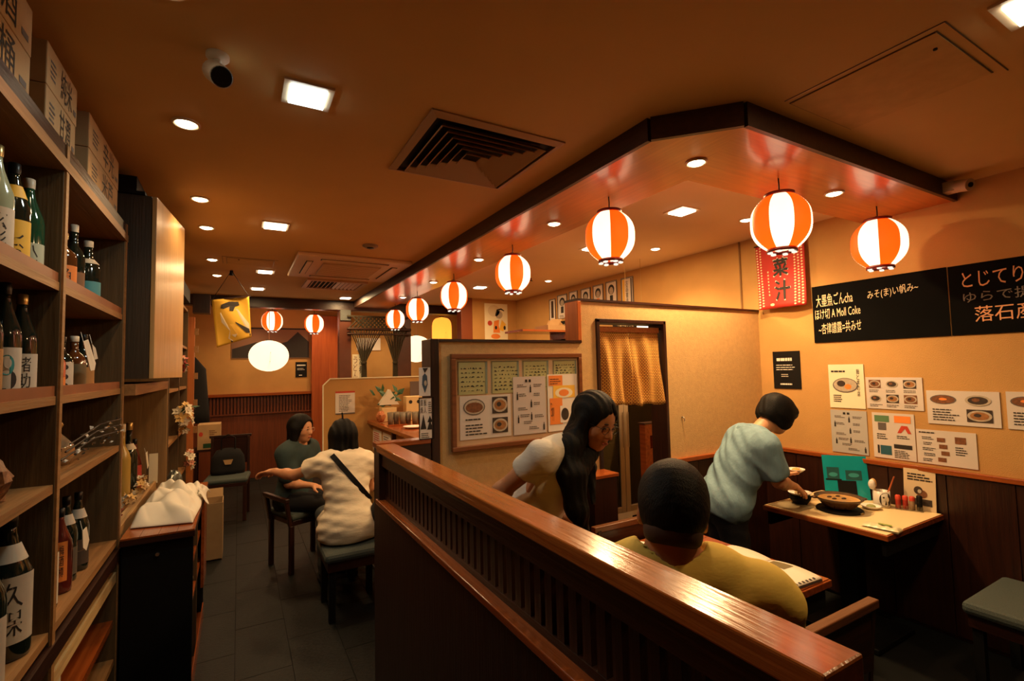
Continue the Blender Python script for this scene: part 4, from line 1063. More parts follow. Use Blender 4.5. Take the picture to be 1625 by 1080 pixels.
MB().tube([(-.52, 7.6, 1.87), (-.52, 7.6, 1.93), (-.56, 7.6, 1.95), (-.6, 7.6, 1.93), (-.98, 7.6, 1.93)], .006, 6).build('hook', M_STEEL, t)
# ================================================================ right-hand wall
XW = 3.738
def board(label, y0, y1, z0, z1, texts, name='chalkboard'):
    o = sheet(name, label, 'chalkboard', (XW, y1, z0), UR, VR, y1-y0, z1-z0, mat('slate_black', (.004, .004, .004), .8, spec=.06, var=.3, vs=6), .006)
    pg = Page((XW, y1, z0), UR, VR, y1-y0, z1-z0, .0075)
    for t_, x0, ya, x1, yb, m, tl in texts: pg.text(t_, x0, ya, x1, yb, m, tilt=tl)
    pg.build(o, 'chalk_lettering'); return o
K_W = mat('chalk_cream', (.85, .72, .45), .8); K_O = mat('chalk_orange', (.80, .40, .20), .8); K_G = mat('chalk_faint', (.22, .19, .16), .8)
board('long black chalkboard with three cream chalk lines on its left', 1.235, 2.028, 1.788, 2.205, [
    ('大墨魚ごんcha', .035, .62, .345, .84, K_W, .02), ('ほけ切 A Moll Coke', .02, .40, .40, .58, K_W, .03), ('~杏律譜露=共みせ', .045, .14, .40, .33, K_W, .03), ('みそ(ま)い帆み~', .46, .64, .82, .80, K_W, .05)])
board('right hand chalkboard with orange chalk lines at the frame edge', .45, 1.228, 1.788, 2.203, [
    ('とじてり日ちゔ書', .08, .66, .80, .90, K_O, .0), ('ゆらで提非ぬけ', .08, .45, .74, .60, K_G, .02), ('落石産カラ酒', .14, .17, .80, .39, K_O, .02)])
def menu(label, y0, y1, z0, z1, draw, m=None, name='menu_sheet'):
    return sheet(name, label, 'menu', (XW, y1, z0), UR, VR, y1-y0, z1-z0, m or M_PAPERLAM, .003, 'laminated menus on the ochre wall', draw)
def d_bowl(p):
    p.lines(.08, .82, .6, .87, 1, M_INK, .8).el(.47, .52, .36, .17, M_INKG).up().el(.47, .525, .33, .15, M_FOODP).up().el(.36, .56, .12, .07, M_FOODD).el(.55, .49, .10, .06, M_ORANGE).text('麺と丼の店', .80, .28, .88, .9, M_INK, vert=True).lines(.12, .14, .38, .32, 4, M_INK)
def d_six(p):
    for i in range(6):
        x, y = .06+.31*(i % 3), .56-.46*(i//3); p.food(x, y+.10, x+.22, y+.36, i % 3 if i < 3 else (i+1) % 3); p.lines(x, y-.03, x+.24, y+.07, 2, M_INKG)
def d_three(p):
    p.el(.24, .74, .19, .14, M_INKG).up().el(.24, .74, .17, .12, M_FOODB).up().el(.24, .75, .06, .04, M_ORANGE).food(.54, .56, .90, .92, 1).food(.56, .12, .90, .48, 2).lines(.08, .12, .46, .50, 5, M_INK, .4)
def d_drinks(p):
    p.rect(.36, .90, .43, .95, M_INK).rect(.47, .90, .54, .95, M_INK)
    for x, y in ((.10, .60), (.50, .72), (.52, .46), (.12, .20), (.52, .24), (.90, .05)): p.rect(x, y, x+.045, y+.10, M_INK).rect(x+.012, y+.10, x+.032, y+.135, M_INK)
    for x, y in ((.12, .82), (.62, .82), (.16, .66), (.62, .66), (.62, .50), (.14, .42), (.20, .30), (.64, .28), (.30, .18), (.46, .08)): p.lines(x, y, min(.95, x+.30), y+.06, 2, M_INKG, .5)
def d_mix(p):
    p.rect(.06, .80, .42, .94, mat('print_green', (.10, .22, .10), .6)).rect(.54, .80, .92, .95, M_ORANGE).rect(.14, .62, .34, .78, M_INKG).poly([(.6, .58), (.70, .74), (.84, .74), (.92, .58), (.84, .58), (.78, .68), (.68, .58)], M_RED)
    p.lines(.10, .42, .40, .56, 3, M_INK).lines(.58, .46, .92, .54, 2, M_INK).rect(.10, .10, .15, .28, M_INK).rect(.17, .08, .44, .28, mat('print_blue', (.02, .10, .14), .6)).rect(.50, .24, .92, .33, M_INK).lines(.50, .04, .92, .22, 5, M_INK)
def d_list(p):
    p.lines(.05, .90, .40, .96, 1, M_INK, .6)
    for i in range(5): p.lines(.10+.02*(i % 2), .08+.16*i, .34, .18+.16*i, 2, M_INK)
    for i in range(4): p.rect(.36+.03*((i*2) % 3), .10+.19*i, .50+.03*((i*2) % 3), .22+.19*i, M_FOODB)
    p.rect(.66, .66, .84, .85, M_FOODB).lines(.66, .34, .86, .60, 4, M_INK)
menu('cream poster showing one noodle bowl, top left of the menus', 1.717, 1.945, 1.318, 1.625, d_bowl, M_CREAM)
menu('menu sheet with six small dishes in two rows', 1.393, 1.708, 1.326, 1.535, d_six)
menu('menu sheet with three large dishes right of the six dish sheet', 1.042, 1.376, 1.253, 1.456, d_three)
menu('menu sheet cut off by the right frame edge', .70, 1.016, 1.253, 1.460, d_three)
menu('grey drinks list below the cream noodle poster', 1.715, 1.947, 1.003, 1.302, d_drinks, mat('grey_lam', (.46, .45, .43), .35))
menu('menu sheet with green, orange and blue picture blocks', 1.448, 1.683, 1.003, 1.300, d_mix)
menu('lowest right menu sheet with a column of brown food pictures', 1.155, 1.442, 1.003, 1.212, d_list)
sheet('black_notice', 'small black notice on the wall above the server', 'notice', (XW, 2.36, 1.443), UR, VR, .215, .292, M_BLACK, .004, draw=lambda p: p.lines(.15, .74, .85, .90, 1, M_WHITE, .5).lines(.12, .50, .88, .68, 3, M_WHITE, .3).lines(.3, .32, .7, .42, 2, M_WHITE, .3).lines(.25, .1, .75, .2, 1, M_WHITE, .4))
# red banner with brush writing
def redbanner():
    y1, y0, z0, z1, x = 2.44, 2.045, 2.075, 2.60, 3.70
    mr = mat('banner_red', (.55, .03, .02), .7, var=.1, vs=6); mb = MB()
    w_ = y1-y0
    fn = lambda u, v: V((x+.012*math.sin(u*7+v*3)*(1-v)-.02*(1-v), y1-u*w_-.02*(1-v)*(1-u), z0+v*(z1-z0)))
    mb.grid(fn, 24, 16)
    o = mb.build('red_banner', mr, solid=.002); tag(o, 'red cloth banner with black brush characters behind the largest lantern', 'banner')
    class BP(Page):
        def __init__(s): s.mb = MB(); s.mats = []; s.layer = 0
        def p(s, a, b): q = fn(a, b); return q+V((-.003-.0005*s.layer, 0, 0))
    pg = BP()
    for i in range(22):
        for s_ in (.03, .10, .80, .87, .94):
            yy = .02+i*.043+(.02 if s_ in (.10, .87) else 0)
            pg.poly([(s_-.022, yy+.012), (s_, yy), (s_+.026, yy+.014), (s_, yy+.030)], K_W)
    pg.up().text('菜', .36, .46, .68, .76, M_WHITE).text('汁', .38, .10, .72, .42, M_WHITE)
    pg.up()
    for dx, dy in ((0, 0), (.012, 0), (-.012, 0), (0, .008), (0, -.008)): pg.text('菜', .38+dx, .48+dy, .66+dx, .74+dy, M_INK).text('汁', .40+dx, .12+dy, .70+dx, .40+dy, M_INK)
    pg.lines(.24, .2, .27, .6, 8, K_W, .5).el(.30, .06, .05, .02, K_W)
    pg.build(o)
    MB().cyl((x, y1+.01, z1), (x, y0-.01, z1), .006).build('hanging_rod', M_DARKWOOD, o)
redbanner()

# ================================================================ partition notice board
YP = 2.468
def noticeboard():
    t = thing('notice_board', 'framed notice board on the plastered partition', 'notice board', (1.44, YP, 1.205))
    x0, x1, z0, z1 = 1.0, 1.88, 1.205, 1.733
    bx('backing', (x0+.01, YP-.012, z0+.01), (x1-.01, YP, z1-.01), mat('board_cream', (.62, .44, .27), .7), t)
    for nm, lo, hi in (('frame_rail', (x0, YP-.03, z0), (x1, YP, z0+.026)), ('frame_rail', (x0, YP-.03, z1-.026), (x1, YP, z1)), ('frame_stile', (x0, YP-.03, z0+.026), (x0+.026, YP, z1-.026)), ('frame_stile', (x1-.026, YP-.03, z0+.026), (x1, YP, z1-.026))):
        bx(nm, lo, hi, wood('board_frame', (.16, .05, .015), (.24, .08, .025), 'x', .35), t, .003)
noticeboard()
def note(label, x0, x1, z0, z1, draw, m=None, dy=.0135, nm='pinned_sheet'):
    return sheet(nm, label, 'paper', (x0, YP-dy, z0), UP, VR, x1-x0, z1-z0, m or M_PAPERLAM, .002, 'sheets pinned inside the notice board', draw)
M_SAGE = mat('sage_shikishi', (.46, .45, .20), .6, var=.15, vs=4)
def scribble(seed, n):
    def f(p):
        rn = random.Random(seed)
        for i in range(n):
            y = .1+.8*i/n; x = .1
            while x < .85:
                w_ = rn.uniform(.03, .12); h_ = rn.uniform(.02, .05); a = rn.uniform(-.02, .02)
                p.poly([(x, y), (x+w_, y+a), (x+w_, y+h_*.5+a), (x+w_*.5, y+h_), (x, y+h_*.5)], M_INK); x += w_+rn.uniform(.02, .10)
        p.rect(.01, .01, .03, .99, M_INKG).rect(.01, .97, .99, .99, M_INKG).rect(.92, .02, .99, .97, mat('sage_dark', (.20, .25, .20), .6))
    return f
note('first square autograph card at the left of the notice board', 1.040, 1.222, 1.508, 1.692, scribble(1, 6), M_SAGE)
note('second square autograph card on the notice board', 1.246, 1.428, 1.508, 1.692, scribble(2, 7), M_SAGE)
note('third autograph card, lower half covered by the drinks list', 1.453, 1.636, 1.512, 1.692, scribble(3, 8), M_SAGE)
note('fourth autograph card above the orange leaflet', 1.668, 1.846, 1.512, 1.692, scribble(4, 9), M_SAGE)
note('notice board sheet with one large dish and two food photos', 1.050, 1.368, 1.262, 1.500, lambda p: p.el(.27, .74, .21, .19, M_INKG).up().el(.27, .74, .19, .165, M_FOODP).up().el(.27, .73, .165, .12, M_FOODB).lines(.10, .10, .54, .38, 4, M_INK, .4).lines(.1, .44, .46, .50, 1, M_INK, .5).food(.62, .56, .93, .95, 2).food(.62, .10, .93, .46, 2))
note('grey drinks list with small bottle pictures in the notice board', 1.384, 1.608, 1.262, 1.597, d_drinks, mat('grey_lam2', (.58, .52, .50), .35), .0165)
note('white leaflet with orange and yellow blocks in the notice board', 1.622, 1.842, 1.262, 1.605, lambda p: p.rect(.04, .80, .50, .98, M_ORANGE).rect(.18, .58, .92, .80, M_YELLOW).rect(.06, .12, .48, .58, M_ORANGE).up().el(.54, .67, .30, .09, M_CREAM).up().el(.54, .67, .17, .06, M_ORANGE).text('Enjoy', .10, .18, .2, .5, M_INK).rect(.40, .14, .72, .44, M_PAPER).up().el(.56, .29, .13, .11, M_FOODD).lines(.08, .83, .46, .95, 3, M_INK, .3), M_PAPER, .0165)
# sheets by the partition end
sheet('tree_menu', 'white sign with two dark tree shaped figures on the return ledge', 'sign', (.822, 2.462, 1.2885), UP, VR, .078, .215, M_PAPER, .006, draw=lambda p: p.text('鉄', .08, .80, .26, .96, M_INK).text('板', .32, .80, .5, .96, M_INK).text('焼', .08, .62, .26, .78, M_INK).text('人', .32, .62, .5, .78, M_INK).poly([(.28, .60), (.48, .24), (.08, .24)], M_INK).poly([(.74, .56), (.92, .40), (.56, .40)], M_INK).poly([(.74, .46), (.95, .22), (.54, .22)], M_INK).lines(.12, .03, .7, .17, 3, M_INKG).lines(.64, .62, .92, .92, 6, M_INKG), frame=(.004, M_BLACK))
sheet('fish_card', 'small white card with a dark fish drawing above the tree sign', 'card', (.824, 2.462, 1.512), UP, VR, .062, .15, M_PAPER, .003, draw=lambda p: p.poly([(.5, .10), (.75, .40), (.7, .7), (.5, .8), (.3, .7), (.25, .4)], mat('fish_blue', (.05, .08, .12), .6)).poly([(.5, .8), (.8, .98), (.3, .98)], M_INK).up().el(.55, .45, .12, .1, M_FOODP))

# ================================================================ kitchen doorway: curtain, refrigerator
M_NOREN = None
def noren_mat():
    m = bpy.data.materials.new('noren_print'); m.use_nodes = True; N = m.node_tree.nodes; L = m.node_tree.links; b = N['Principled BSDF']; b.inputs['Roughness'].default_value = .8
    tc = N.new('ShaderNodeTexCoord'); mp = N.new('ShaderNodeMapping'); br = N.new('ShaderNodeTexBrick'); mp.inputs['Rotation'].default_value = (PI/2, 0, 0)
    br.offset = .5; br.inputs['Scale'].default_value = 1; br.inputs['Brick Width'].default_value = .016; br.inputs['Row Height'].default_value = .011; br.inputs['Mortar Size'].default_value = .0022; br.inputs['Mortar Smooth'].default_value = .3
    br.inputs['Color1'].default_value = (.88, .50, .09, 1); br.inputs['Color2'].default_value = (.82, .44, .07, 1); br.inputs['Mortar'].default_value = (.16, .025, .012, 1)
    L.new(tc.outputs['Object'], mp.inputs['Vector']); L.new(mp.outputs[0], br.inputs['Vector']); L.new(br.outputs['Color'], b.inputs['Base Color'])
    b.inputs['Transmission Weight'].default_value = 0
    return m
def noren():
    t = thing('noren_curtain', 'yellow and maroon patterned split curtain hanging in the kitchen doorway', 'curtain', (2.33, 2.53, 1.38)); m = noren_mat()
    for x0, x1, zb_, ph in ((2.065, 2.325, 1.385, 0), (2.33, 2.605, 1.375, 1.3)):
        def fn(u, v):
            spread = (1-v)
            x = x0+(x1-x0)*u+.012*(u-.5)*spread+(.01 if ph else 0)*spread; y = 2.495+(.014*math.sin(u*16+ph+2*v)+.012*math.sin(u*9+ph*2+v*4))*min(1, spread*1.6)-.012*spread*u
            return V((x, y, zb_+(1.91-zb_)*v+.006*math.sin(u*12+ph)*spread))
        MB().grid(fn, 40, 24).build('cloth_panel', m, t, solid=.0015)
    MB().box((2.062, 2.484, 1.875), (2.607, 2.487, 1.912)).build('header_band', mat('noren_band', (.36, .10, .03), .8, col2=(.5, .22, .05), vs=120), t)
    MB().cyl((2.045, 2.495, 1.905), (2.625, 2.495, 1.905), .008, n=10).build('rod', M_BLACKMET, t)
noren()
def fridge():
    x0, x1, y0, y1, zt = 2.34, 3.42, 3.2, 3.75, 1.88
    t = thing('glass_refrigerator', 'tall two door glass refrigerator seen through the kitchen doorway', 'refrigerator', ((x0+x1)/2, 3.5, 0))
    mb = MB().box((x0, y0+.03, 0), (x0+.04, y1, zt)).box((x1-.04, y0+.03, 0), (x1, y1, zt)).box((x0, y0+.03, zt-.12), (x1, y1, zt)).box((x0, y0+.03, 0), (x1, y1, .10)).box((x0, y1-.03, 0), (x1, y1, zt))
    mb.build('cabinet_body', mat('fridge_grey', (.12, .11, .095), .4, .3), t)
    xm = 2.90
    for a, b in ((x0, xm-.002), (xm+.002, x1)):
        d = MB().box((a, y0, .40), (a+.05, y0+.03, zt-.12)).box((b-.05, y0, .40), (b, y0+.03, zt-.12)).box((a+.05, y0, .40), (b-.05, y0+.03, .45)).box((a+.05, y0, zt-.17), (b-.05, y0+.03, zt-.12)).build('door_frame', mat('fridge_frame', (.42, .36, .27), .4, .5), t, .003)
        bx('glass_pane', (a+.05, y0+.012, .45), (b-.05, y0+.018, zt-.17), glass('fridge_glass', (.62, .66, .60)), d)
    for hx in (xm-.028, xm+.028): MB().cyl((hx, y0-.02, .95), (hx, y0-.02, 1.25), .006, n=10).build('handle', M_STEEL, t)
    for z in (.72, .98, 1.24, 1.5): bx('wire_shelf', (x0+.04, y0+.06, z), (x1-.04, y1-.04, z+.012), M_ALU, t)
    bx('vent_panel', (x0, y0, .10), (x1, y0+.03, .40), M_WHITE, t)
    for i in range(7): bx('vent_slot', (2.96, y0-.002, .14+.035*i), (3.3, y0+.002, .152+.035*i), M_BLACK, t)
fridge()
for i, (x, z, lb) in enumerate(((2.72, .734, 'pale green carton on the lower refrigerator shelf'), (3.02, .994, 'white tray on the middle refrigerator shelf'), (3.12, 1.254, 'steel container on the upper refrigerator shelf'))):
    t = thing('food_container', lb, 'container', (x, 3.42, z)); w_ = (.06, .10, .12)[i]; h_ = (.17, .05, .12)[i]
    bx('tub', (x-w_, 3.34, z), (x+w_, 3.50, z+h_), (mat('carton_green', (.16, .2, .14), .5), M_WHITE, M_STEEL)[i], t, .006); bx('lid', (x-w_-.003, 3.337, z+h_), (x+w_+.003, 3.503, z+h_+.012), M_WHITE, t, .003)
t = thing('wooden_stand', 'small wooden stand with a slot just inside the kitchen doorway', 'stand', (2.83, 2.83, 0))
MB().box((2.75, 2.80, 0), (2.80, 2.86, 1.19)).box((2.84, 2.80, 0), (2.91, 2.86, 1.19)).box((2.80, 2.80, 1.10), (2.84, 2.86, 1.19)).box((2.80, 2.80, 0), (2.84, 2.86, 1.0)).build('stand_body', M_REDWOOD, t)
bx('stand_top', (2.74, 2.79, 1.19), (2.92, 2.87, 1.20), M_DARKWOODX, t)
t = thing('kitchen_striplight', 'white strip lamp in the kitchen seen above the curtain', 'lamp', (3.3, 3.45, 2.02))
bx('housing', (3.10, 3.40, 2.04), (3.52, 3.50, 2.07), M_WHITE, t); bx('tube_cover', (3.11, 3.405, 2.015), (3.51, 3.495, 2.04), emis('strip_glow', (1, .85, .62), 2.2), t)
bx('hanger', (3.2, 3.448, 2.07), (3.203, 3.451, ZC), C_GOLD, t); bx('hanger', (3.4, 3.448, 2.07), (3.403, 3.451, ZC), C_GOLD, t)
sheet('kitchen_blackboard', 'small blackboard hung above the refrigerator, over the curtain top', 'blackboard', (2.80, 3.19, 1.90), UP, VR, .27, .16, M_BLACK, .01, draw=lambda p: p.text('本日のおすすめ', .15, .55, .85, .85, K_W).lines(.15, .1, .85, .45, 2, K_W, .4))
# wall sheets over the kitchen
KP = ((5.396, 5.539, 2.274, 2.577), (5.127, 5.343, 2.293, 2.606), (4.902, 5.074, 2.296, 2.615), (4.641, 4.826, 2.30, 2.613), (4.403, 4.587, 2.30, 2.619), (4.164, 4.352, 2.30, 2.625), (3.902, 4.089, 2.30, 2.622))
KL = ('farthest narrow picture on the kitchen wall, dark column', 'second kitchen wall picture with a figure in orange', 'third kitchen wall picture, partly behind the step board', 'fourth kitchen wall picture with a dark head', 'fifth kitchen wall picture with a round face', 'sixth kitchen wall picture with a looped drawing', 'nearest kitchen wall sheet with vertical writing')
for i, ((a, b, c, d), lb) in enumerate(zip(KP, KL)):
    def dr(p, i=i):
        p.rect(.03, .02, .06, .98, M_INKG).rect(.94, .02, .97, .98, M_INKG).rect(.03, .96, .97, .98, M_INKG)
        if i == 6: p.text('お品書き', .38, .1, .58, .92, M_INK, vert=True).rect(.78, .1, .90, .95, M_INKG).rect(.1, .05, .28, .95, M_YELLOW)
        elif i == 0: p.rect(.3, .15, .7, .92, M_FOODD)
        else: p.el(.5, .70, .28, .18, M_INK).up().el(.5, .66, .19, .13, M_FOODP).layer -= 1; p.rect(.36, .22, .64, .5, (M_ORANGE, M_INK)[i % 2]).lines(.2, .05, .8, .16, 2, M_INKG)
    sheet('wall_picture', lb, 'picture', (XW, b, c), UR, VR, b-a, d-c, M_PAPER, .004, 'framed sheets along the kitchen wall', dr, frame=(.006, M_INKG))
sheet('wall_blackboard', 'small square blackboard under the kitchen wall pictures', 'blackboard', (XW, 5.35, 2.0), UR, VR, .30, .255, M_BLACK, .008, draw=lambda p: p.text('おにぎり', .1, .62, .7, .85, K_W).text('あさり汁', .1, .35, .9, .55, K_W).lines(.1, .05, .8, .25, 2, K_G, .4))
def kcab():
    t = thing('overhead_rack', 'dark wooden rack of small cups showing above the partition', 'rack', (3.0, 4.5, 1.78))
    bx('rack_board', (2.62, 4.2, 1.80), (3.35, 4.55, 1.83), M_DARKWOODX, t); bx('rack_side', (3.06, 4.2, 1.83), (3.35, 4.55, 2.02), M_REDWOODX, t, .004); bx('rack_roof', (2.50, 4.2, 2.02), (3.35, 4.58, 2.04), M_REDWOODX, t)
    for x in (2.60, 3.33): bx('rack_leg', (x, 4.4, 0), (x+.04, 4.44, 1.80), M_DARKWOODZ, t)
kcab()
for i in range(5):
    x = 2.66+.085*i; t = thing('small_cup', f'{["first", "second", "third", "fourth", "fifth"][i]} small white cup from the left in the kitchen rack', 'cup', (x, 4.26, 1.831), 'cups in the kitchen rack')
    MB().lathe((x, 4.26, 1.831), [(.001, 0), (.022, 0), (.03, .085), (.027, .085), (.02, .006)], 16).build('cup_body', M_WHITE, t); bx('cup_print', (x-.012, 4.226, 1.85), (x+.012, 4.232, 1.88), M_INK, t)
t = thing('open_carton', 'open cardboard carton on top of the kitchen rack', 'box', (3.05, 4.4, 2.041))
bx('carton', (2.86, 4.28, 2.041), (3.28, 4.54, 2.10), M_CARD, t); MB().prism([(2.86, 4.28, 2.10), (3.0, 4.28, 2.10), (3.06, 4.30, 2.17), (2.92, 4.30, 2.165)], (0, .002, 0)).build('flap', M_CARD, t); MB().prism([(3.0, 4.54, 2.10), (3.28, 4.54, 2.10), (3.2, 4.56, 2.19), (3.06, 4.56, 2.18)], (0, .002, 0)).build('flap', M_CARD, t)
sheet('figure_scroll', 'cream hanging scroll with a robed figure in orange beside the far wall', 'scroll', (3.19, 6.467, 2.075), UP, VR, .39, .55, M_CREAM, .003, draw=lambda p: p.el(.62, .70, .16, .11, M_FOODP).el(.40, .80, .26, .16, mat('scroll_pale', (.72, .62, .42), .6)).up().poly([(.45, .66), (.52, .84), (.72, .88), (.86, .82), (.84, .80), (.70, .84), (.56, .80), (.50, .66)], M_INK).poly([(.36, .20), (.40, .52), (.62, .56), (.60, .40), (.66, .2)], M_ORANGE).poly([(.62, .28), (.74, .56), (.92, .44), (.80, .24)], M_YELLOW).el(.46, .10, .2, .07, M_ORANGE).el(.22, .46, .10, .07, M_RED).up().el(.48, .34, .05, .05, M_INK).el(.86, .34, .05, .06, M_INK))

# ================================================================ the right-hand table
def leg_table(name, label, x0, x1, y0, y1, zt, top, edge):
    t = thing(name, label, 'table', ((x0+x1)/2, (y0+y1)/2, 0))
    bx('table_top', (x0+.008, y0+.008, zt-.006), (x1-.008, y1-.008, zt), top, t); bx('top_edge', (x0, y0, zt-.034), (x1, y1, zt-.004), edge, t, .003)
    bx('pedestal', ((x0+x1)/2-.05, (y0+y1)/2-.05, .03), ((x0+x1)/2+.05, (y0+y1)/2+.05, zt-.034), M_BLACKMET, t); bx('foot_plate', ((x0+x1)/2-min(.22, (x1-x0)/2-.02), (y0+y1)/2-.22, 0), ((x0+x1)/2+min(.22, (x1-x0)/2-.02), (y0+y1)/2+.22, .03), M_BLACKMET, t, .005)
    for s_ in (0, 1): bx('apron', (x0+.02, y0+.02 if s_ == 0 else y1-.04, zt-.12), (x1-.02, y0+.04 if s_ == 0 else y1-.02, zt-.034), M_BLACK, t)
    return t
leg_table('wall_table', 'cream topped table with red edge standing against the wainscot', 3.005, 3.692, 1.315, 2.02, .72, M_CREAMTOP, M_REDWOOD)
ZT = .7205
def hotpot():
    x, y = 3.28, 1.69
    t = thing('pot_mat', 'round black mat under the hot pot on the wall table', 'mat', (x, y, ZT)); MB().lathe((x, y, ZT), [(.001, 0), (.125, 0), (.128, .006), (.120, .014), (.001, .014)], 36).build('mat_disc', M_BLACK, t); MB().box((x-.015, y-.13, ZT+.003), (x+.012, y-.126, ZT+.012)).build('mat_tab', C_GOLD, t)
    z = ZT+.0145; t = thing('hot_pot', 'wide brown ceramic hot pot full of broth on the black mat', 'pot', (x, y, z))
    MB().lathe((x, y, z), [(.001, 0), (.06, 0), (.085, .012), (.118, .05), (.133, .064), (.133, .070), (.122, .066), (.105, .05), (.001, .046)], 40).build('bowl', mat('brown_glaze', (.10, .05, .022), .25, var=.4, vs=40), t)
    MB().lathe((x, y, z), [(.001, .056), (.112, .056)], 32).build('broth', mat('broth', (.60, .30, .08), .15, col2=(.75, .45, .16), vs=30), t)
    for a, b in ((.02, -.02), (-.03, .01), (.05, .03), (-.01, .05)): MB().ell((x+a, y+b, z+.057), (.018, .012, .006), 10, 6).build('topping', M_FOODD, t)
    for s_ in (-1, 1): MB().ell((x+.707*s_*.135, y-.707*s_*.135, z+.06), (.02, .02, .008), 12, 6).build('handle', mat('brown_glaze', (.10, .05, .022), .25), t)
hotpot()
def plate(label, x, y, z, r, name='small_plate', m=None, food=None):
    t = thing(name, label, 'plate', (x, y, z)); MB().lathe((x, y, z), [(.001, 0), (r*.55, 0), (r*.75, .006), (r, .018), (r*.98, .021), (r*.72, .011), (r*.5, .006), (.001, .006)], 28).build('dish', m or M_WHITE, t)
    if food: MB().ell((x, y, z+.014), (r*.5, r*.45, .012), 12, 6).build('food', food, t)
    return t
plate('small white plate beside the chopstick cup', 3.47, 1.60, ZT, .055, food=mat('scallion', (.35, .38, .12), .6, var=.5, vs=80))
plate('second small plate behind the white one on the wall table', 3.50, 1.725, ZT, .05)
def folder():
    a = V((3.50, 1.885, ZT)); b = V((3.672, 1.69, ZT)); u = (b-a).normalized(); n = u.cross(V((0, 0, 1))); v = (V((0, 0, 1))*.97-n*.2).normalized()
    m = mat('teal_plastic', (.01, .34, .40), .25, var=.15, vs=8)
    o = sheet('menu_folder', 'teal plastic menu folder propped upright behind the hot pot', 'folder', a, u, v, (b-a).length, .285, m, .004, draw=lambda p: p.rect(.08, .44, .36, .72, mat('folder_dark', (.015, .09, .09), .4)).rect(.50, .44, .86, .66, mat('folder_dark', (.015, .09, .09), .4)).rect(.3, .0, .72, .42, M_BLACK).up().el(.22, .55, .10, .05, M_TEALP).el(.68, .55, .12, .05, M_TEALP).rect(.04, .42, .40, .45, M_BLACK))
    w_ = (b-a).length; a2 = a-n*.055; MB().prism([a2, a2+u*w_, a2+u*w_+v*.002, a2+v*.002], n*.004).build('hinge', m, o)
    MB().prism([a-n*.004, a+u*w_-n*.004, a2+u*w_, a2], V((0, 0, .003))).build('back_leaf', m, o)
folder()
def cup():
    x, y = 3.575, 1.585; r = .045; h = .10
    t = thing('chopstick_cup', 'white cup with black round crest holding chopsticks and spoons', 'cup', (x, y, ZT))
    MB().lathe((x, y, ZT), [(.001, 0), (r*.92, 0), (r, .01), (r, h), (r*.9, h), (r*.88, .01), (.001, .008)], 28).build('cup_body', mat('cup_white', (.62, .58, .5), .35), t)
    pg = CylPage((x, y, ZT), r, 0, h, -2.25, .9); pg.el(.5, .52, .42, .44, M_INK).up().el(.62, .55, .12, .15, M_WHITE).el(.36, .62, .12, .12, M_WHITE).el(.42, .3, .16, .10, M_WHITE).up().el(.36, .66, .06, .05, M_INK).poly([(.42, .2), (.5, .5), (.56, .22)], M_INK); pg.build(t, 'crest')
    for i in range(3): MB().cyl((x+.012, y-.01+.006*i, ZT+.012), (x+.045+.008*i, y-.055+.002*i, ZT+.19), .0032, .0038, 8).build('chopstick', mat('chopstick_red', (.42, .10, .03), .4), t)
    for dx, dy, m in ((-.015, .02, M_WHITE), (.005, .025, mat('spoon_tan', (.55, .33, .12), .4))):
        MB().cyl((x+dx, y+dy, ZT+.012), (x+dx*1.6, y+dy*1.6, ZT+.11), .005, .006, 8).ell((x+dx*1.9, y+dy*1.9, ZT+.135), (.016, .02, .032), 12, 8).build('spoon', m, t)
cup()
def caddy():
    a, b = V((3.60, 1.525, ZT)), V((3.655, 1.40, ZT)); u = (b-a).normalized(); n = V((u.y, -u.x, 0))
    t = thing('condiment_tray', 'clear low tray for the condiment shakers on the wall table', 'tray', (a+b)/2)
    mb = MB(); mb.prism([a-n*.028, b-n*.028, b+n*.028, a+n*.028], (0, 0, .003)); mb.build('tray_base', M_ALU, t, fix=True)
    for p, q in ((a-n*.028, b-n*.028), (a+n*.028, b+n*.028)): MB().bar(p+V((0, 0, .016)), q+V((0, 0, .016)), .003, .028).build('tray_wall', glass('clear_plastic', (.9, .86, .78)), t)
    for i, (f, lb, m, c) in enumerate(((.12, 'red capped condiment shaker nearest the chopstick cup', mat('shaker_red', (.40, .03, .02), .3), M_RED), (.38, 'middle red condiment shaker in the clear tray', mat('shaker_red', (.40, .03, .02), .3), M_RED), (.62, 'third condiment shaker with red lid in the clear tray', mat('shaker_clear', (.40, .26, .16), .3), M_RED), (.88, 'black soy bottle at the end of the clear tray', M_BLACK, M_BLACK))):
        p = a.lerp(b, f)+V((0, 0, .0032)); s_ = thing('condiment_shaker', lb, 'shaker', p, 'shakers in the condiment tray')
        h_ = .075 if i < 3 else .085
        MB().lathe(p, [(.001, 0), (.014, 0), (.0145, .004), (.0135, h_*.75)], 16).build('shaker_body', m, s_); MB().lathe(p, [(.0148, h_*.72), (.0148, h_), (.01, h_+.006), (.001, h_+.007)], 16).build('cap', c, s_)
caddy()
sheet('table_card', 'cream promotional card standing against the wainscot on the table', 'card', (3.672, 1.505, ZT), V((.06, -.998, 0)).normalized(), V((.085, 0, 1)).normalized(), .16, .245, mat('card_cream', (.66, .52, .33), .6), .002, draw=lambda p: p.lines(.12, .72, .92, .92, 3, M_INK, .55).el(.46, .48, .14, .10, M_FOODD).el(.58, .40, .16, .10, M_FOODB).rect(.30, .12, .88, .28, M_FOODD).up().el(.5, .46, .06, .05, M_FOODP))
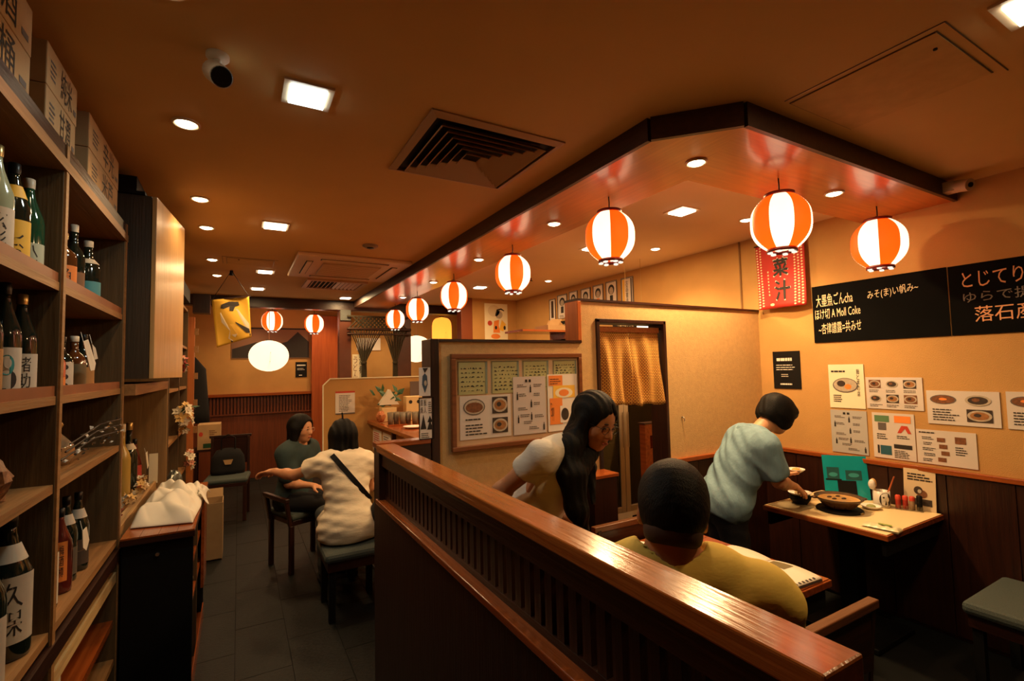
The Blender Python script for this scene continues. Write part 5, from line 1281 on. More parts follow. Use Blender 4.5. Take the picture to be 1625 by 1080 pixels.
def towel():
    c = V((3.105, 1.385, ZT+.009)); t = thing('towel_packet', 'wrapped wet towel packet with green print on the table corner', 'towel', (c.x, c.y, ZT)); R = Matrix.Rotation(.12, 3, 'Z')
    def fn(u, v):
        a = (u-.5)*2; b = (v-.5)*2; h_ = .012*(1-a*a)**.5*(1-b**6)**.5 if abs(a) < 1 and abs(b) < 1 else 0
        return c+R@V((a*.042, b*.085, h_+.003*math.sin(b*14)*(1-a*a)))
    MB().grid(fn, 10, 24).build('packet_top', mat('packet_film', (.68, .62, .38), .3), t); MB().grid(lambda u, v: c+R@V(((.5-u)*.084, (v-.5)*.17, -.008)), 2, 2).build('packet_base', mat('packet_film', (.68, .62, .38), .3), t)
    MB().add([c+R@V(q) for q in ((-.012, -.05, .0165), (.012, -.045, .0168), (.012, .02, .0168), (-.012, .012, .0165))], [(0, 1, 2, 3)]).build('green_print', mat('green_print', (.22, .30, .06), .5), t)
towel()
sheet('placemat', 'thin dark placemat on the server side of the table', 'placemat', (3.03, 1.80, ZT), V((1, 0, 0)), V((0, 1, 0)), .18, .20, mat('mat_olive', (.28, .22, .12), .6), .002)

# ================================================================ middle table, chairs
leg_table('booth_table', 'dark wooden booth table with the open menu book', 1.45, 2.22, 1.19, 1.98, .72, M_REDWOODX, M_REDWOOD)
def book():
    z = ZT; o = V((1.85, 1.215, z)); u = V((.998, -.05, 0)); v = V((.02, 1, 0)).normalized(); w_, h_ = .315, .225
    t = thing('menu_book', 'large open menu book with food photographs on the booth table', 'book', (2.0, 1.43, z))
    MB().prism([o, o+u*w_, o+u*w_+v*h_*2, o+v*h_*2], (0, 0, .006)).build('cover', M_INKG, t)
    for k in (0, 1):
        def fn(a, b):
            bow = .016*math.sin(PI*min(1, (b if k == 0 else 1-b)*1.0))**.7 if 0 < b < 1 else 0
            return o+u*(w_*a)+v*(h_*(k+b))+V((0, 0, .0065+.004+bow*.8+(.012*(1-b) if k == 1 else .012*b)*0))
        pg_ = MB().grid(fn, 6, 14).build('page', mat('page_white', (.74, .68, .56), .5), t, solid=.003)
        class BP2(Page):
            def __init__(s): s.mb = MB(); s.mats = []; s.layer = 0
            def p(s, a, b): return fn(1-b, a)+V((0, 0, .0022+.0004*s.layer)) if False else fn(a, b)+V((0, 0, .0022+.0004*s.layer))
            def rect(s, x0, y0, x1, y1, m):
                for q in range(6): Page.rect(s, x0, y0+(y1-y0)*q/6, x1, y0+(y1-y0)*(q+1)/6, m)
                return s
        p = BP2()
        if k == 0:
            p.rect(.55, .62, .72, .92, M_YELLOW).rect(.74, .50, .95, .92, mat('photo_olive', (.16, .12, .04), .5))
            for i in range(7): p.rect(.12+.0, .12+.09*i, .48-.03*(i % 3), .15+.09*i, M_INKG)
            for i in range(11): p.rect(.10+.075*i, .02, .14+.075*i, .07, M_INK)
        else:
            p.el(.50, .42, .13, .09, M_FOODB).el(.55, .20, .13, .08, M_FOODB).up().el(.5, .42, .08, .05, M_ORANGE).lines(.1, .6, .8, .9, 4, M_INKG, .3)
        p.build(pg_)
book()
plate('white plate of greens at the far left of the booth table', 1.74, 1.84, ZT, .11, 'dinner_plate', food=mat('salad', (.55, .50, .10), .6, col2=(.12, .2, .04), vs=90))
def chair(label, x, y, rz, zb_=.80, w_=.42, group='booth chairs'):
    t = thing('dining_chair', label, 'chair', (x, y, 0), group); t.rotation_euler = (0, 0, rz)
    def pt(nm, mb, m, bev=.004): 
        o = mb.build(nm, m, None, bev, org=(0, 0, 0)); o.parent = t; o.location = (0, 0, 0); return o
    h = w_/2
    pt('seat', MB().box((-h, -.20, .43), (h, .22, .48)), M_CUSH, .02); pt('seat_frame', MB().box((-h+.01, -.19, .39), (h-.01, .21, .43)), M_DARKWOOD)
    for sx in (-1, 1):
        for y_ in (-.19, .19): pt('leg', MB().box((sx*(h-.03)-.018, y_-.018, 0), (sx*(h-.03)+.018, y_+.018, .39)), M_DARKWOODZ)
        pt('back_post', MB().bar((sx*(h-.03), -.20, .39), (sx*(h-.03), -.235, zb_-.02), .034, .028), M_DARKWOODZ)
    pt('back_rail', MB().box((-h, -.255, zb_-.03), (h, -.22, zb_)), (M_DARKWOODX if group == 'rear chairs' else wood('chair_rail_wood', (.11, .04, .016), (.16, .06, .024), 'x', .3))); pt('back_panel', MB().box((-h+.04, -.245, .58), (h-.04, -.228, zb_-.03)), M_DARKWOODX)
    return t
chair('dark wooden chair with flat back rail beside the man in yellow', 1.76, 1.155, 0, .81)
chair('dark wooden chair on the far side of the booth table', 1.80, 1.775, PI, .825, .42)
t = thing('booth_end_panel', 'dark wooden booth end panel left of the doorway', 'panel', (1.90, 2.34, 0)); bx('panel', (1.82, 2.28, 0), (1.995, 2.40, .985), M_DARKWOODZ, t); bx('cap', (1.81, 2.27, .985), (2.005, 2.41, 1.005), M_REDWOODX, t, .003)
def stool(label, x0, x1, y0, y1, z, m=M_CUSH):
    t = thing('cushioned_bench', label, 'stool', ((x0+x1)/2, (y0+y1)/2, 0)); bx('cushion', (x0, y0, z-.06), (x1, y1, z), m, t, .022); bx('seat_box', (x0+.02, y0+.02, z-.12), (x1-.02, y1-.02, z-.06), M_DARKWOOD, t)
    for a in (x0+.03, x1-.07):
        for b in (y0+.03, y1-.07): bx('leg', (a, b, 0), (a+.04, b+.04, z-.12), M_BLACK, t)
    return t
stool('grey cushioned bench against the right wainscot, lower right', 3.13, 3.69, .60, 1.075, .45)
# the man's chair
chair('dark wooden chair under the man in the yellow shirt', 1.03, .82, -.72, .62)

# ================================================================ rear half of the room
lw = MB().prism([(.79, 5.55, 0), (2.35, 5.55, 0), (2.35, 5.55, 1.57), (.86, 5.55, 1.57), (.79, 5.55, 1.50)], (0, .06, 0)).build('wall_low', M_PLASTER, fix=True); struct(lw)
MB().bar((.789, 5.545, 0), (.789, 5.545, 1.50), .012, .012).bar((.786, 5.545, 1.50), (.86, 5.545, 1.574), .012, .012).bar((.86, 5.545, 1.574), (2.35, 5.545, 1.574), .012, .012).build('lit_edge', M_CREAM, lw)  # cream strip paints the wall's edge as if catching light
sheet('paper_notice', 'white paper notice with red header on the low ochre wall', 'notice', (.915, 5.548, 1.185), UP, VR, .205, .25, M_PAPER, .003, draw=lambda p: p.rect(0, .92, 1, 1, M_RED).rect(0, 0, 1, .05, M_INKG).lines(.18, .12, .9, .86, 11, M_INKG, .4))
def counter():
    t = thing('serving_counter', 'reddish wooden counter running along the kitchen side', 'counter', (1.55, 4.2, 0))
    bx('worktop', (1.255, 2.75, 1.065), (1.80, 5.545, 1.10), M_REDWOOD, t, .003); bx('front_panel', (1.31, 2.75, 0), (1.34, 5.545, 1.065), M_PLASTER, t)
    for y in (2.8, 3.9, 4.6): bx('bracket', (1.27, y, .90), (1.31, y+.03, 1.065), M_DARKWOODZ, t)
counter()
sheet('counter_poster', 'handwritten poster on the counter front beside the low wall', 'poster', (1.309, 5.50, .78), V((0, -1, 0)), VR, .36, .235, M_PAPER, .002, draw=lambda p: p.lines(.1, .1, .9, .9, 8, M_RED, .5))
sheet('counter_poster', 'second handwritten poster on the counter front, nearer', 'poster', (1.309, 5.08, .78), V((0, -1, 0)), VR, .30, .235, M_PAPER, .002, draw=lambda p: p.lines(.1, .1, .9, .9, 8, M_INKG, .5))
def counter_items():
    t = thing('rice_ball_display', 'white triangular rice ball display with dark leaves on the counter', 'ornament', (1.42, 5.30, 1.101))
    bx('box', (1.34, 5.24, 1.101), (1.50, 5.36, 1.25), mat('ornament_cream', (.75, .55, .26), .6), t, .004)
    MB().prism([(1.31, 5.25, 1.28), (1.53, 5.25, 1.28), (1.43, 5.25, 1.45)], (0, .08, 0)).build('rice_ball', mat('rice_white', (.8, .74, .6), .7, bump=.4, bs=120), t, .02)
    rn = random.Random(2)
    for i in range(20):
        p = V((1.42+rn.uniform(-.14, .14), 5.30+rn.uniform(-.03, .06), 1.27+rn.uniform(0, .14))); d = V((rn.uniform(-1, 1), rn.uniform(-.6, .1), rn.uniform(-.3, 1))).normalized(); s_ = d.orthogonal().normalized()
        MB().add([p, p+d*.055+s_*.035, p+d*.12, p+d*.055-s_*.035, p+d*.05+d.cross(s_)*.012], [(0, 1, 4), (1, 2, 4), (2, 3, 4), (3, 0, 4), (0, 3, 2, 1)]).build('leaf', M_GREEN, t)
    crinkle('orange wrapped bundle beside the rice ball display', (1.31, 5.17, 1.165), (.045, .05, .06), mat('orange_wrap', (.6, .2, .06), .6, var=.4, vs=20), 'wrapped_bundle', 'bundle', 4)
    for i in range(6):
        x, y = 1.36+.055*i+.01*(i % 2), 4.98-.03*i+.05*(i % 2); s_ = thing('drinking_glass', f'{["first", "second", "third", "fourth", "fifth", "sixth"][i]} glass tumbler from the left on the counter', 'glass', (x, y, 1.101), 'tumblers on the counter')
        MB().lathe((x, y, 1.101), [(.001, 0), (.026, 0), (.033, .12), (.030, .12), (.024, .008)], 18).build('tumbler', mat('tumbler_glass', (.5, .42, .3), .08, .0, spec=.9, trans=.6), s_); MB().lathe((x, y, 1.101), [(.001, .01), (.0245, .01), (.027, .05), (.001, .05)], 14).build('contents', M_FOODD if i % 2 else F_T, s_)
    t = thing('glass_tray', 'low wooden tray under the counter tumblers', 'tray', (1.45, 4.80, 1.101)); bx('tray_base', (1.29, 4.76, 1.101), (1.46, 4.86, 1.107), M_REDWOOD, t); bx('tray_rim', (1.285, 4.755, 1.101), (1.465, 4.765, 1.118), M_REDWOOD, t)
    plate('white plate on the counter near the partition end', 1.44, 4.50, 1.101, .09)
    t = thing('face_box', 'cream box with two round holes like eyes on the counter', 'box', (1.62, 5.28, 1.101)); bx('carton', (1.60, 5.22, 1.101), (1.79, 5.34, 1.36), mat('ornament_cream', (.75, .55, .26), .6), t, .004)
    for x in (1.65, 1.74): MB().cyl((x, 5.2195, 1.30), (x, 5.2185, 1.30), .02, n=14).build('eye_hole', M_INK, t)
    sheet('counter_photo', 'tall dark photo board with an orange flower on the counter', 'picture', (1.70, 5.40, 1.101), UP, VR, .34, .42, mat('photo_grey', (.12, .08, .07), .5), .01, draw=lambda p: p.el(.55, .62, .24, .2, M_WHITE).up().el(.45, .5, .16, .15, M_ORANGE).el(.6, .2, .2, .1, F_T))
    flower('small bunch of dark and white blossoms by the partition end post', (.912, 2.625, 1.60), 8, (.02, .02, .07), [F_W, F_T, F_R], 21, stem=1, pr=(.012, .02))
counter_items()
# hanging banner with a simple dark and pale figure
def hbanner():
    a, b, c, d = V((-.193, 5.6, 1.914)), V((.108, 5.6, 2.018)), V((.082, 5.6, 2.437)), V((-.241, 5.6, 2.382))
    def fn(u, v): return (a.lerp(b, u)).lerp(d.lerp(c, u), v)+V((0, .012*math.sin(u*6+v*4), 0))
    o = MB().grid(fn, 16, 20).build('hanging_banner', mat('banner_yellow', (.80, .47, .04), .7, var=.12, vs=5), solid=.002); tag(o, 'yellow printed cloth banner hanging askew from the ceiling in the aisle', 'banner')
    class BP3(Page):
        def __init__(s): s.mb = MB(); s.mats = []; s.layer = 0
        def p(s, u, v): return fn(u, v)+V((0, -.003-.0005*s.layer, 0))
    p = BP3(); pale = mat('banner_pale', (.72, .62, .45), .7)
    p.poly([(.40, .28), (.20, .50), (.18, .70), (.40, .80), (.66, .74), (.96, .34), (.97, .10), (.45, .04), (.34, .12)], pale).up().poly([(.20, .80), (.24, .88), (.45, .93), (.70, .90), (.72, .82), (.60, .80), (.54, .70), (.44, .72), (.46, .82), (.30, .78)], M_INK).poly([(.56, .46), (.95, .22), (.97, .12), (.86, .14), (.60, .40)], M_INK).poly([(.40, .2), (.42, .42), (.56, .40), (.64, .22), (.62, .12)], M_YELLOW).poly([(.40, .06), (.98, .10), (.98, .04), (.42, .01)], M_INK).up().poly([(.44, .18), (.60, .17), (.54, .10)], pale)
    p.build(o)
    MB().bar(d+V((-.02, 0, 0)), c+V((.02, 0, .006)), .012, .012).build('top_rod', M_DARKWOOD, o); h = V((-.075, 5.6, ZC))
    MB().tube([d, h], .003, 5).tube([c, h], .003, 5).build('cord', M_BLACKMET, o); MB().cyl(h, h-V((0, 0, .05)), .014, .02, 12).build('hook', M_BLACKMET, o)
hbanner()
sheet('mountain_poster', 'dark framed picture of a mountain silhouette on the rear wall', 'picture', (-.11, 8.845, 1.89), UP, VR, 1.15, .50, mat('poster_brown', (.22, .10, .045), .5), .012, draw=lambda p: p.poly([(.01, .02), (.99, .02), (.99, .55), (.84, .88), (.70, .55), (.5, .42), (.3, .52), (.01, .3)], M_INK).rect(0, .95, 1, 1, M_INK))
sheet('black_card', 'small black sign on the rear wall beside the red panel', 'notice', (.825, 8.846, 1.57), UP, VR, .175, .255, M_BLACK, .006, draw=lambda p: p.lines(.12, .74, .88, .88, 1, M_WHITE, .6).lines(.15, .48, .85, .64, 2, M_WHITE, .3).lines(.3, .1, .7, .24, 1, M_WHITE, .4))
# rope curtain
def ropes():
    y = 7.36; t = thing('rope_curtain', 'knotted rope curtain tied into two bunches between the rear posts', 'curtain', (1.82, y, 1.5)); m = mat('rope', (.055, .042, .018), .9, var=.4, vs=80)
    MB().cyl((1.38, y, 2.275), (2.34, y, 2.275), .022, n=10).build('bamboo_rod', M_FASCIA, t); MB().cyl((1.38, y, 2.20), (2.34, y, 2.20), .015, n=10).build('lower_rod', M_FASCIA, t)
    net = MB()
    for i in range(-3, 17):
        x = 1.40+.058*i
        for sg in (-1, 1):
            a = V((x, y-.006*sg, 2.46)); b = V((x+sg*.17, y-.006*sg, 2.285)); lo, hi = 1.40, 2.30
            if lo <= a.x <= hi and lo <= b.x <= hi: net.tube([a, b], .011, 5)
    net.bar((1.38, y, 2.465), (2.32, y, 2.465), .02, .02)
    o = net.build('knotted_net', m, t); o['kind'] = 'stuff'
    for xc, x0, x1 in ((1.62, 1.42, 1.90), (2.09, 1.90, 2.28)):
        for i in range(13):
            xa = x0+(x1-x0)*i/12; k = (i-6)/6
            MB().tube([(xa, y-.005*(i % 3), 2.26), (xa*.6+xc*.4, y-.01*(i % 2), 2.08), (xc+k*.03, y-.008*(i % 3), 1.80), (xc+k*.035, y+.008*(i % 3), 1.45), (xc+k*.04, y, 1.0)], .0085, 5).build('rope_strand', m, t)
        MB().lathe((xc, y, 1.77), [(.035, -.02), (.045, 0), (.035, .02)], 12).build('tie_band', m, t)
ropes()
sheet('vertical_sign', 'narrow vertical sign with brown lettering beside the rope curtain', 'sign', (1.46, 7.40, 1.42), UP, VR, .17, .48, M_CREAM, .006, draw=lambda p: p.text('うどん', .08, .25, .42, .95, M_FOODB, vert=True).text('酒肴', .55, .4, .9, .95, M_INK, vert=True).rect(.9, .02, .97, .98, M_ORANGE))
sheet('pale_card', 'white card on the wall behind the rope curtain', 'card', (1.82, 8.84, 2.02), UP, VR, .42, .22, M_PAPER, .004)
# rear left seats and cartons
chair('black chair with grey cushion at the rear left, holding a bag', -.10, 6.55, PI-.1, .92, .44, 'rear chairs')
t = thing('black_bag', 'black bag with a pale badge on the rear left chair', 'bag', (-.10, 6.75, .48)); MB().lathe((-.10, 6.66, .482), [(.001, 0), (.17, 0), (.18, .05), (.165, .2), (.12, .28), (.04, .30), (.001, .30)], 20, sy=.35).build('bag_body', mat('black_cloth', (.006, .006, .007), .9), t)
MB().tube([(-.17, 6.64, .76), (-.17, 6.64, .90), (-.10, 6.64, .94), (-.03, 6.64, .90), (-.03, 6.64, .76)], .008, 6).build('bag_handle', M_BLACK, t); MB().prism([(-.15, 6.594, .655), (-.05, 6.594, .655), (-.07, 6.594, .60), (-.13, 6.594, .60)], (0, -.003, 0)).build('badge', F_T, t)
t = thing('printed_carton', 'cardboard carton with green base stripe standing at the rear left', 'box', (-.31, 7.1, .74)); bx('carton', (-.43, 7.0, .74), (-.19, 7.3, 1.04), M_CARD, t, .004)
pg = Page((-.43, 7.0, .74), UP, VR, .24, .30, .0015); pg.rect(.25, .06, .95, .24, M_GREEN).el(.15, .62, .09, .09, M_RED).lines(.5, .5, .85, .8, 4, M_FOODB, .4); pg.build(t)
t = thing('side_table', 'dark low table under the rear carton', 'table', (-.33, 7.15, 0)); bx('top', (-.48, 6.98, .715), (-.16, 7.35, .738), M_DARKWOODX, t)
for a in (-.46, -.21):
    for b in (7.0, 7.29): bx('leg', (a, b, 0), (a+.03, b+.03, .715), M_DARKWOODZ, t)
t = thing('floor_carton', 'open cardboard carton standing on the floor past the side cabinet', 'box', (-.19, 5.3, 0)); MB().box((-.29, 5.15, 0), (-.12, 5.155, .50)).box((-.29, 5.42, 0), (-.12, 5.425, .50)).box((-.295, 5.15, 0), (-.29, 5.425, .50)).box((-.12, 5.15, 0), (-.115, 5.425, .50)).box((-.29, 5.15, 0), (-.12, 5.42, .01)).build('carton', M_CARD, t)
MB().prism([(-.29, 5.425, .50), (-.12, 5.425, .50), (-.12, 5.46, .57), (-.27, 5.46, .57)], (0, .003, 0)).build('flap', M_CARD, t)
# seats and table of the two seated women
stool('grey cushioned stool under the woman in the white dress', .50, .92, 3.42, 3.86, .45, M_CUSH)
chair('dark chair under the woman in the dark green top', .50, 4.68, -1.2, .62, .42, 'rear chairs')
leg_table('dining_table', 'dark dining table between the two seated women and the counter', .97, 1.235, 3.2, 4.9, .70, M_REDWOOD, M_DARKWOOD)
t = thing('napkin_box', 'white napkin box on the seated women\'s table', 'box', (1.06, 4.05, .701)); bx('box_body', (1.0, 4.0, .701), (1.12, 4.10, .78), M_WHITE, t, .006); MB().prism([(1.03, 4.05, .78), (1.09, 4.05, .78), (1.07, 4.05, .84)], (0, .004, 0)).build('tissue', M_PAPER, t)
# ================================================================ people
A = lambda *p: np.array(p, float)
def lerp(a, b, t): return np.array(a)*(1-t)+np.array(b)*t
def torso_frame(J):
    up = J['neck']-J['pel']; up = up/np.linalg.norm(up); sx = J['shR']-J['shL']; sx = sx-up*(sx@up); sx /= np.linalg.norm(sx); fw = np.cross(up, sx)
    return np.stack([sx, fw, up], 1)
def torso(F, J, g=0., s=1.0, k=.05, hips=True, flare=0.):
    R = torso_frame(J); T = lambda t: lerp(J['pel'], J['neck'], t)
    if hips: F.ell(T(.0), ((.158+flare)*s+g, (.112+flare*.6)*s+g, .12*s+g), R, k=k)
    F.ell(T(.33), (.132*s+g, .098*s+g, .16*s+g), R, k=k)
    F.ell(T(.68)+R[:, 1]*.008, (.148*s+g, .108*s+g, .155*s+g), R, k=k)
    F.cone(lerp(J['shL'], J['neck'], .08), lerp(J['shR'], J['neck'], .08), .052*s+g, .052*s+g, k=k)
    F.cone(lerp(J['shL'], J['neck'], .62)+R[:, 2]*.012, lerp(J['shR'], J['neck'], .62)+R[:, 2]*.012, .046*s+g, .046*s+g, k=k)
    return R
def arm(F, sh, el, wr, g=0., s=1.0, k=.03, upto=None):
    sh, el, wr = A(*sh), A(*el), A(*wr)
    if upto is not None: F.cone(sh, lerp(sh, el, upto), .05*s+g, .046*s+g, k=k); return
    F.cone(sh, el, .046*s+g, .037*s+g, k=k).cone(el, lerp(el, wr, .35), .037*s+g, .037*s+g, k=k).cone(lerp(el, wr, .35), wr, .036*s+g, .025*s+g, k=k)
def person(label, J, hfwd, hup, hs, s, skin, hands, h=.010, legs=True, wide=1.0):
    J = {k: A(*v) for k, v in J.items()}
    t = thing('person', label, 'person', (J['pel'][0], J['pel'][1], 0), 'people in the room')
    B = Field(); R = torso(B, J, 0, s*wide)
    B.cone(J['neck']-R[:, 2]*.02, J['head']+frame(hfwd, hup)@A(0, -.025, -.05), .058*s, .054*s, k=.03)
    L, HR = head(B, J['head'], hfwd, hup, hs)
    for q in 'RL':
        if 'el'+q in J: arm(B, J['sh'+q], J['el'+q], J['wr'+q], 0, s)
    if legs:
        for q in 'RL':
            B.cone(J['hip'+q], J['kn'+q], .078*s, .054*s, k=.04).cone(J['kn'+q], J['an'+q], .052*s, .036*s, k=.03).cone(J['an'+q]+A(0, 0, -.02), J['toe'+q], .036*s, .028*s, k=.03)
    pcs = [B.mesh(h)]
    hc = J['head']; pcs_h = []
    for q, fd, pn, curl, th in hands:
        H = hand(None, J['wr'+q], fd, pn, curl, s*.98, thumb=th); pcs.append(H.mesh(.0038))
    mesh_np('body', pcs, [skin], t)
    return t, J, R, L, HR
def leg_line(J, z=0):
    pass
def cloth_mesh(name, F, h, m, root): return mesh_np(name, [F.mesh(h)], [m], root)
def shoes(t, J, m):
    pcs = []
    for q in 'RL':
        F = Field().cone(J['an'+q]+A(0, 0, -.03), J['toe'+q]+A(0, 0, -.005), .045, .038, k=.02).cplane((0, 0, .002), (0, 0, -1)); pcs.append(F.mesh(.010))
        mesh_np('shoe', pcs, [m], t); pcs = []
def trousers(t, J, m, s=1.0, g=.016, R=None, low=.06):
    F = Field(); F.ell(J['pel'], (.165*s+g, .12*s+g, .13*s+g), R, k=.05)
    for q in 'RL': F.cone(J['hip'+q], J['kn'+q], .08*s+g, .058*s+g, k=.05).cone(J['kn'+q], lerp(J['kn'+q], J['an'+q], .93), .056*s+g, .046*s+g, k=.03)
    F.warp(folds(.003, (3, 2, 6), 9)); cloth_mesh('trousers', F, .012, m, t)
M_TSHIRT = mat('white_cotton', (.66, .62, .54), .85, var=.06, vs=14, bump=.6, bs=12, stretch=(.7, .7, 1.8))
M_YSHIRT = mat('mustard_cotton', (.84, .62, .12), .85, var=.08, vs=10, bump=.5, bs=10, stretch=(.7, .7, 2))
M_BSHIRT = mat('blue_linen', (.18, .31, .38), .8, var=.2, vs=16, bump=1.0, bs=9, stretch=(1.6, 1.6, .7))
M_TEALTOP = mat('dark_teal_cloth', (.022, .045, .045), .85, var=.2, vs=12, bump=.2, bs=30)
M_BLACKCL = mat('black_trousers', (.008, .008, .010), .85, var=.3, vs=10)

# ---- 1 woman with long hair leaning over the booth
def woman():
    J = dict(head=(1.405, 1.70, 1.408), neck=(1.305, 1.775, 1.285), shR=(1.115, 1.69, 1.285), shL=(1.40, 1.90, 1.255), pel=(1.13, 1.93, .87), elR=(1.005, 1.84, 1.13), wrR=(.975, 1.80, .92),
             elL=(1.51, 2.0, 1.04), wrL=(1.475, 2.005, .895), hipR=(1.07, 1.87, .86), hipL=(1.19, 2.0, .86), knR=(1.12, 1.83, .46), knL=(1.24, 1.97, .46), anR=(1.07, 1.88, .08), anL=(1.19, 2.03, .08), toeR=(1.16, 1.79, .03), toeL=(1.28, 1.94, .03))
    hf = A(.16, -.86, -.36)
    t, J, R, L, HR = person('long haired woman in glasses and white top leaning over the booth', J, hf, (.12, -.1, 1), 1.0, .96, M_SKIN2, [('L', (.75, .1, -.62), (-.5, 0, -.8), .35, 1), ('R', (.1, .1, -1), (1, .3, 0), .4, -1)], .0085)
    # top: short flared sleeves, hem below the hips, round neckline
    F = Field(); torso(F, J, .017, .97)
    for q in 'RL': arm(F, J['sh'+q], J['el'+q], J['wr'+q], .015, .96, upto=.46)
    F.ell(lerp(J['pel'], J['neck'], .1), (.165, .125, .15), R, k=.06)
    F.cplane(J['pel']-R[:, 2]*.10, -R[:, 2]); 
    for q in 'RL':
        d = J['el'+q]-J['sh'+q]; d /= np.linalg.norm(d); cpt = J['sh'+q]+d*.105
        F.cut(lambda P, c=cpt, d=d: np.minimum(f_plane(P, c, d), -f_cone(P, c-d*.1, c+d*.3, .088, .088)), .004)
    F.cell(J['neck']+R[:, 2]*.035+R[:, 1]*.05, (.082, .082, .055), R, k=.006)
    F.warp(folds(.0045, R[:, 0]*1.2+R[:, 2]*.8, 38, 0, R[:, 2], 6)).warp(folds(.003, R[:, 2]+R[:, 1]*.6, 55, 2, R[:, 0], 9))
    cloth_mesh('white_top', F, .0075, M_TSHIRT, t)
    trousers(t, J, M_BLACKCL, .93, R=R); shoes(t, J, M_BLACKCL)
    # long hair: cap with centre parting and long falls on both sides
    Hh = Field(); Hh.ell(L(0, -.018, .036), (.092, .108, .096), HR)
    Hh.cut(lambda P: -f_ell(P, L(0, .105, -.035), (.072, .078, .112), HR), .012)
    Hh.cell(L(0, .112, .085), (.006, .09, .02), HR, k=.01)
    a = L(-.082, .01, .0)
    fall = [L(-.076, .0, .03), L(-.092, -.01, -.08), A(1.255, 1.65, 1.20), A(1.25, 1.625, 1.06), A(1.285, 1.612, .955)]
    rr = [.036, .040, .044, .036, .008]
    for i in range(4): Hh.cone(fall[i], fall[i+1], rr[i], rr[i+1], k=.03)
    f2 = [L(-.055, -.05, .0), A(1.265, 1.70, 1.31), A(1.215, 1.655, 1.20), A(1.225, 1.635, 1.08), A(1.25, 1.62, .99)]; r2 = [.055, .050, .036, .028, .008]
    for i in range(4): Hh.cone(f2[i], f2[i+1], r2[i], r2[i+1], k=.03)
    f3 = [L(.078, .0, .01), L(.092, .01, -.10), A(1.43, 1.78, 1.19), A(1.40, 1.72, 1.05)]; r3 = [.026, .03, .03, .01]
    for i in range(3): Hh.cone(f3[i], f3[i+1], r3[i], r3[i+1], k=.02)
    f4 = [A(1.17, 1.86, 1.15), A(1.10, 1.90, 1.0), A(1.08, 1.90, .93)]
    Hh.cone(L(-.03, -.075, -.02), A(1.27, 1.755, 1.27), .06, .045, k=.03)
    Hh.warp(lambda P: .0022*np.sin((P@HR[:, 0].astype(np.float32))*230+2*np.sin(P[..., 2]*14)))
    cloth_mesh('hair', Hh, .0065, M_HAIR, t)
    face_bits(t, L, HR, 1.0); glasses(t, L, HR, 1.0, M_BLACKMET)
    t.location.x -= .035
    return t
woman()

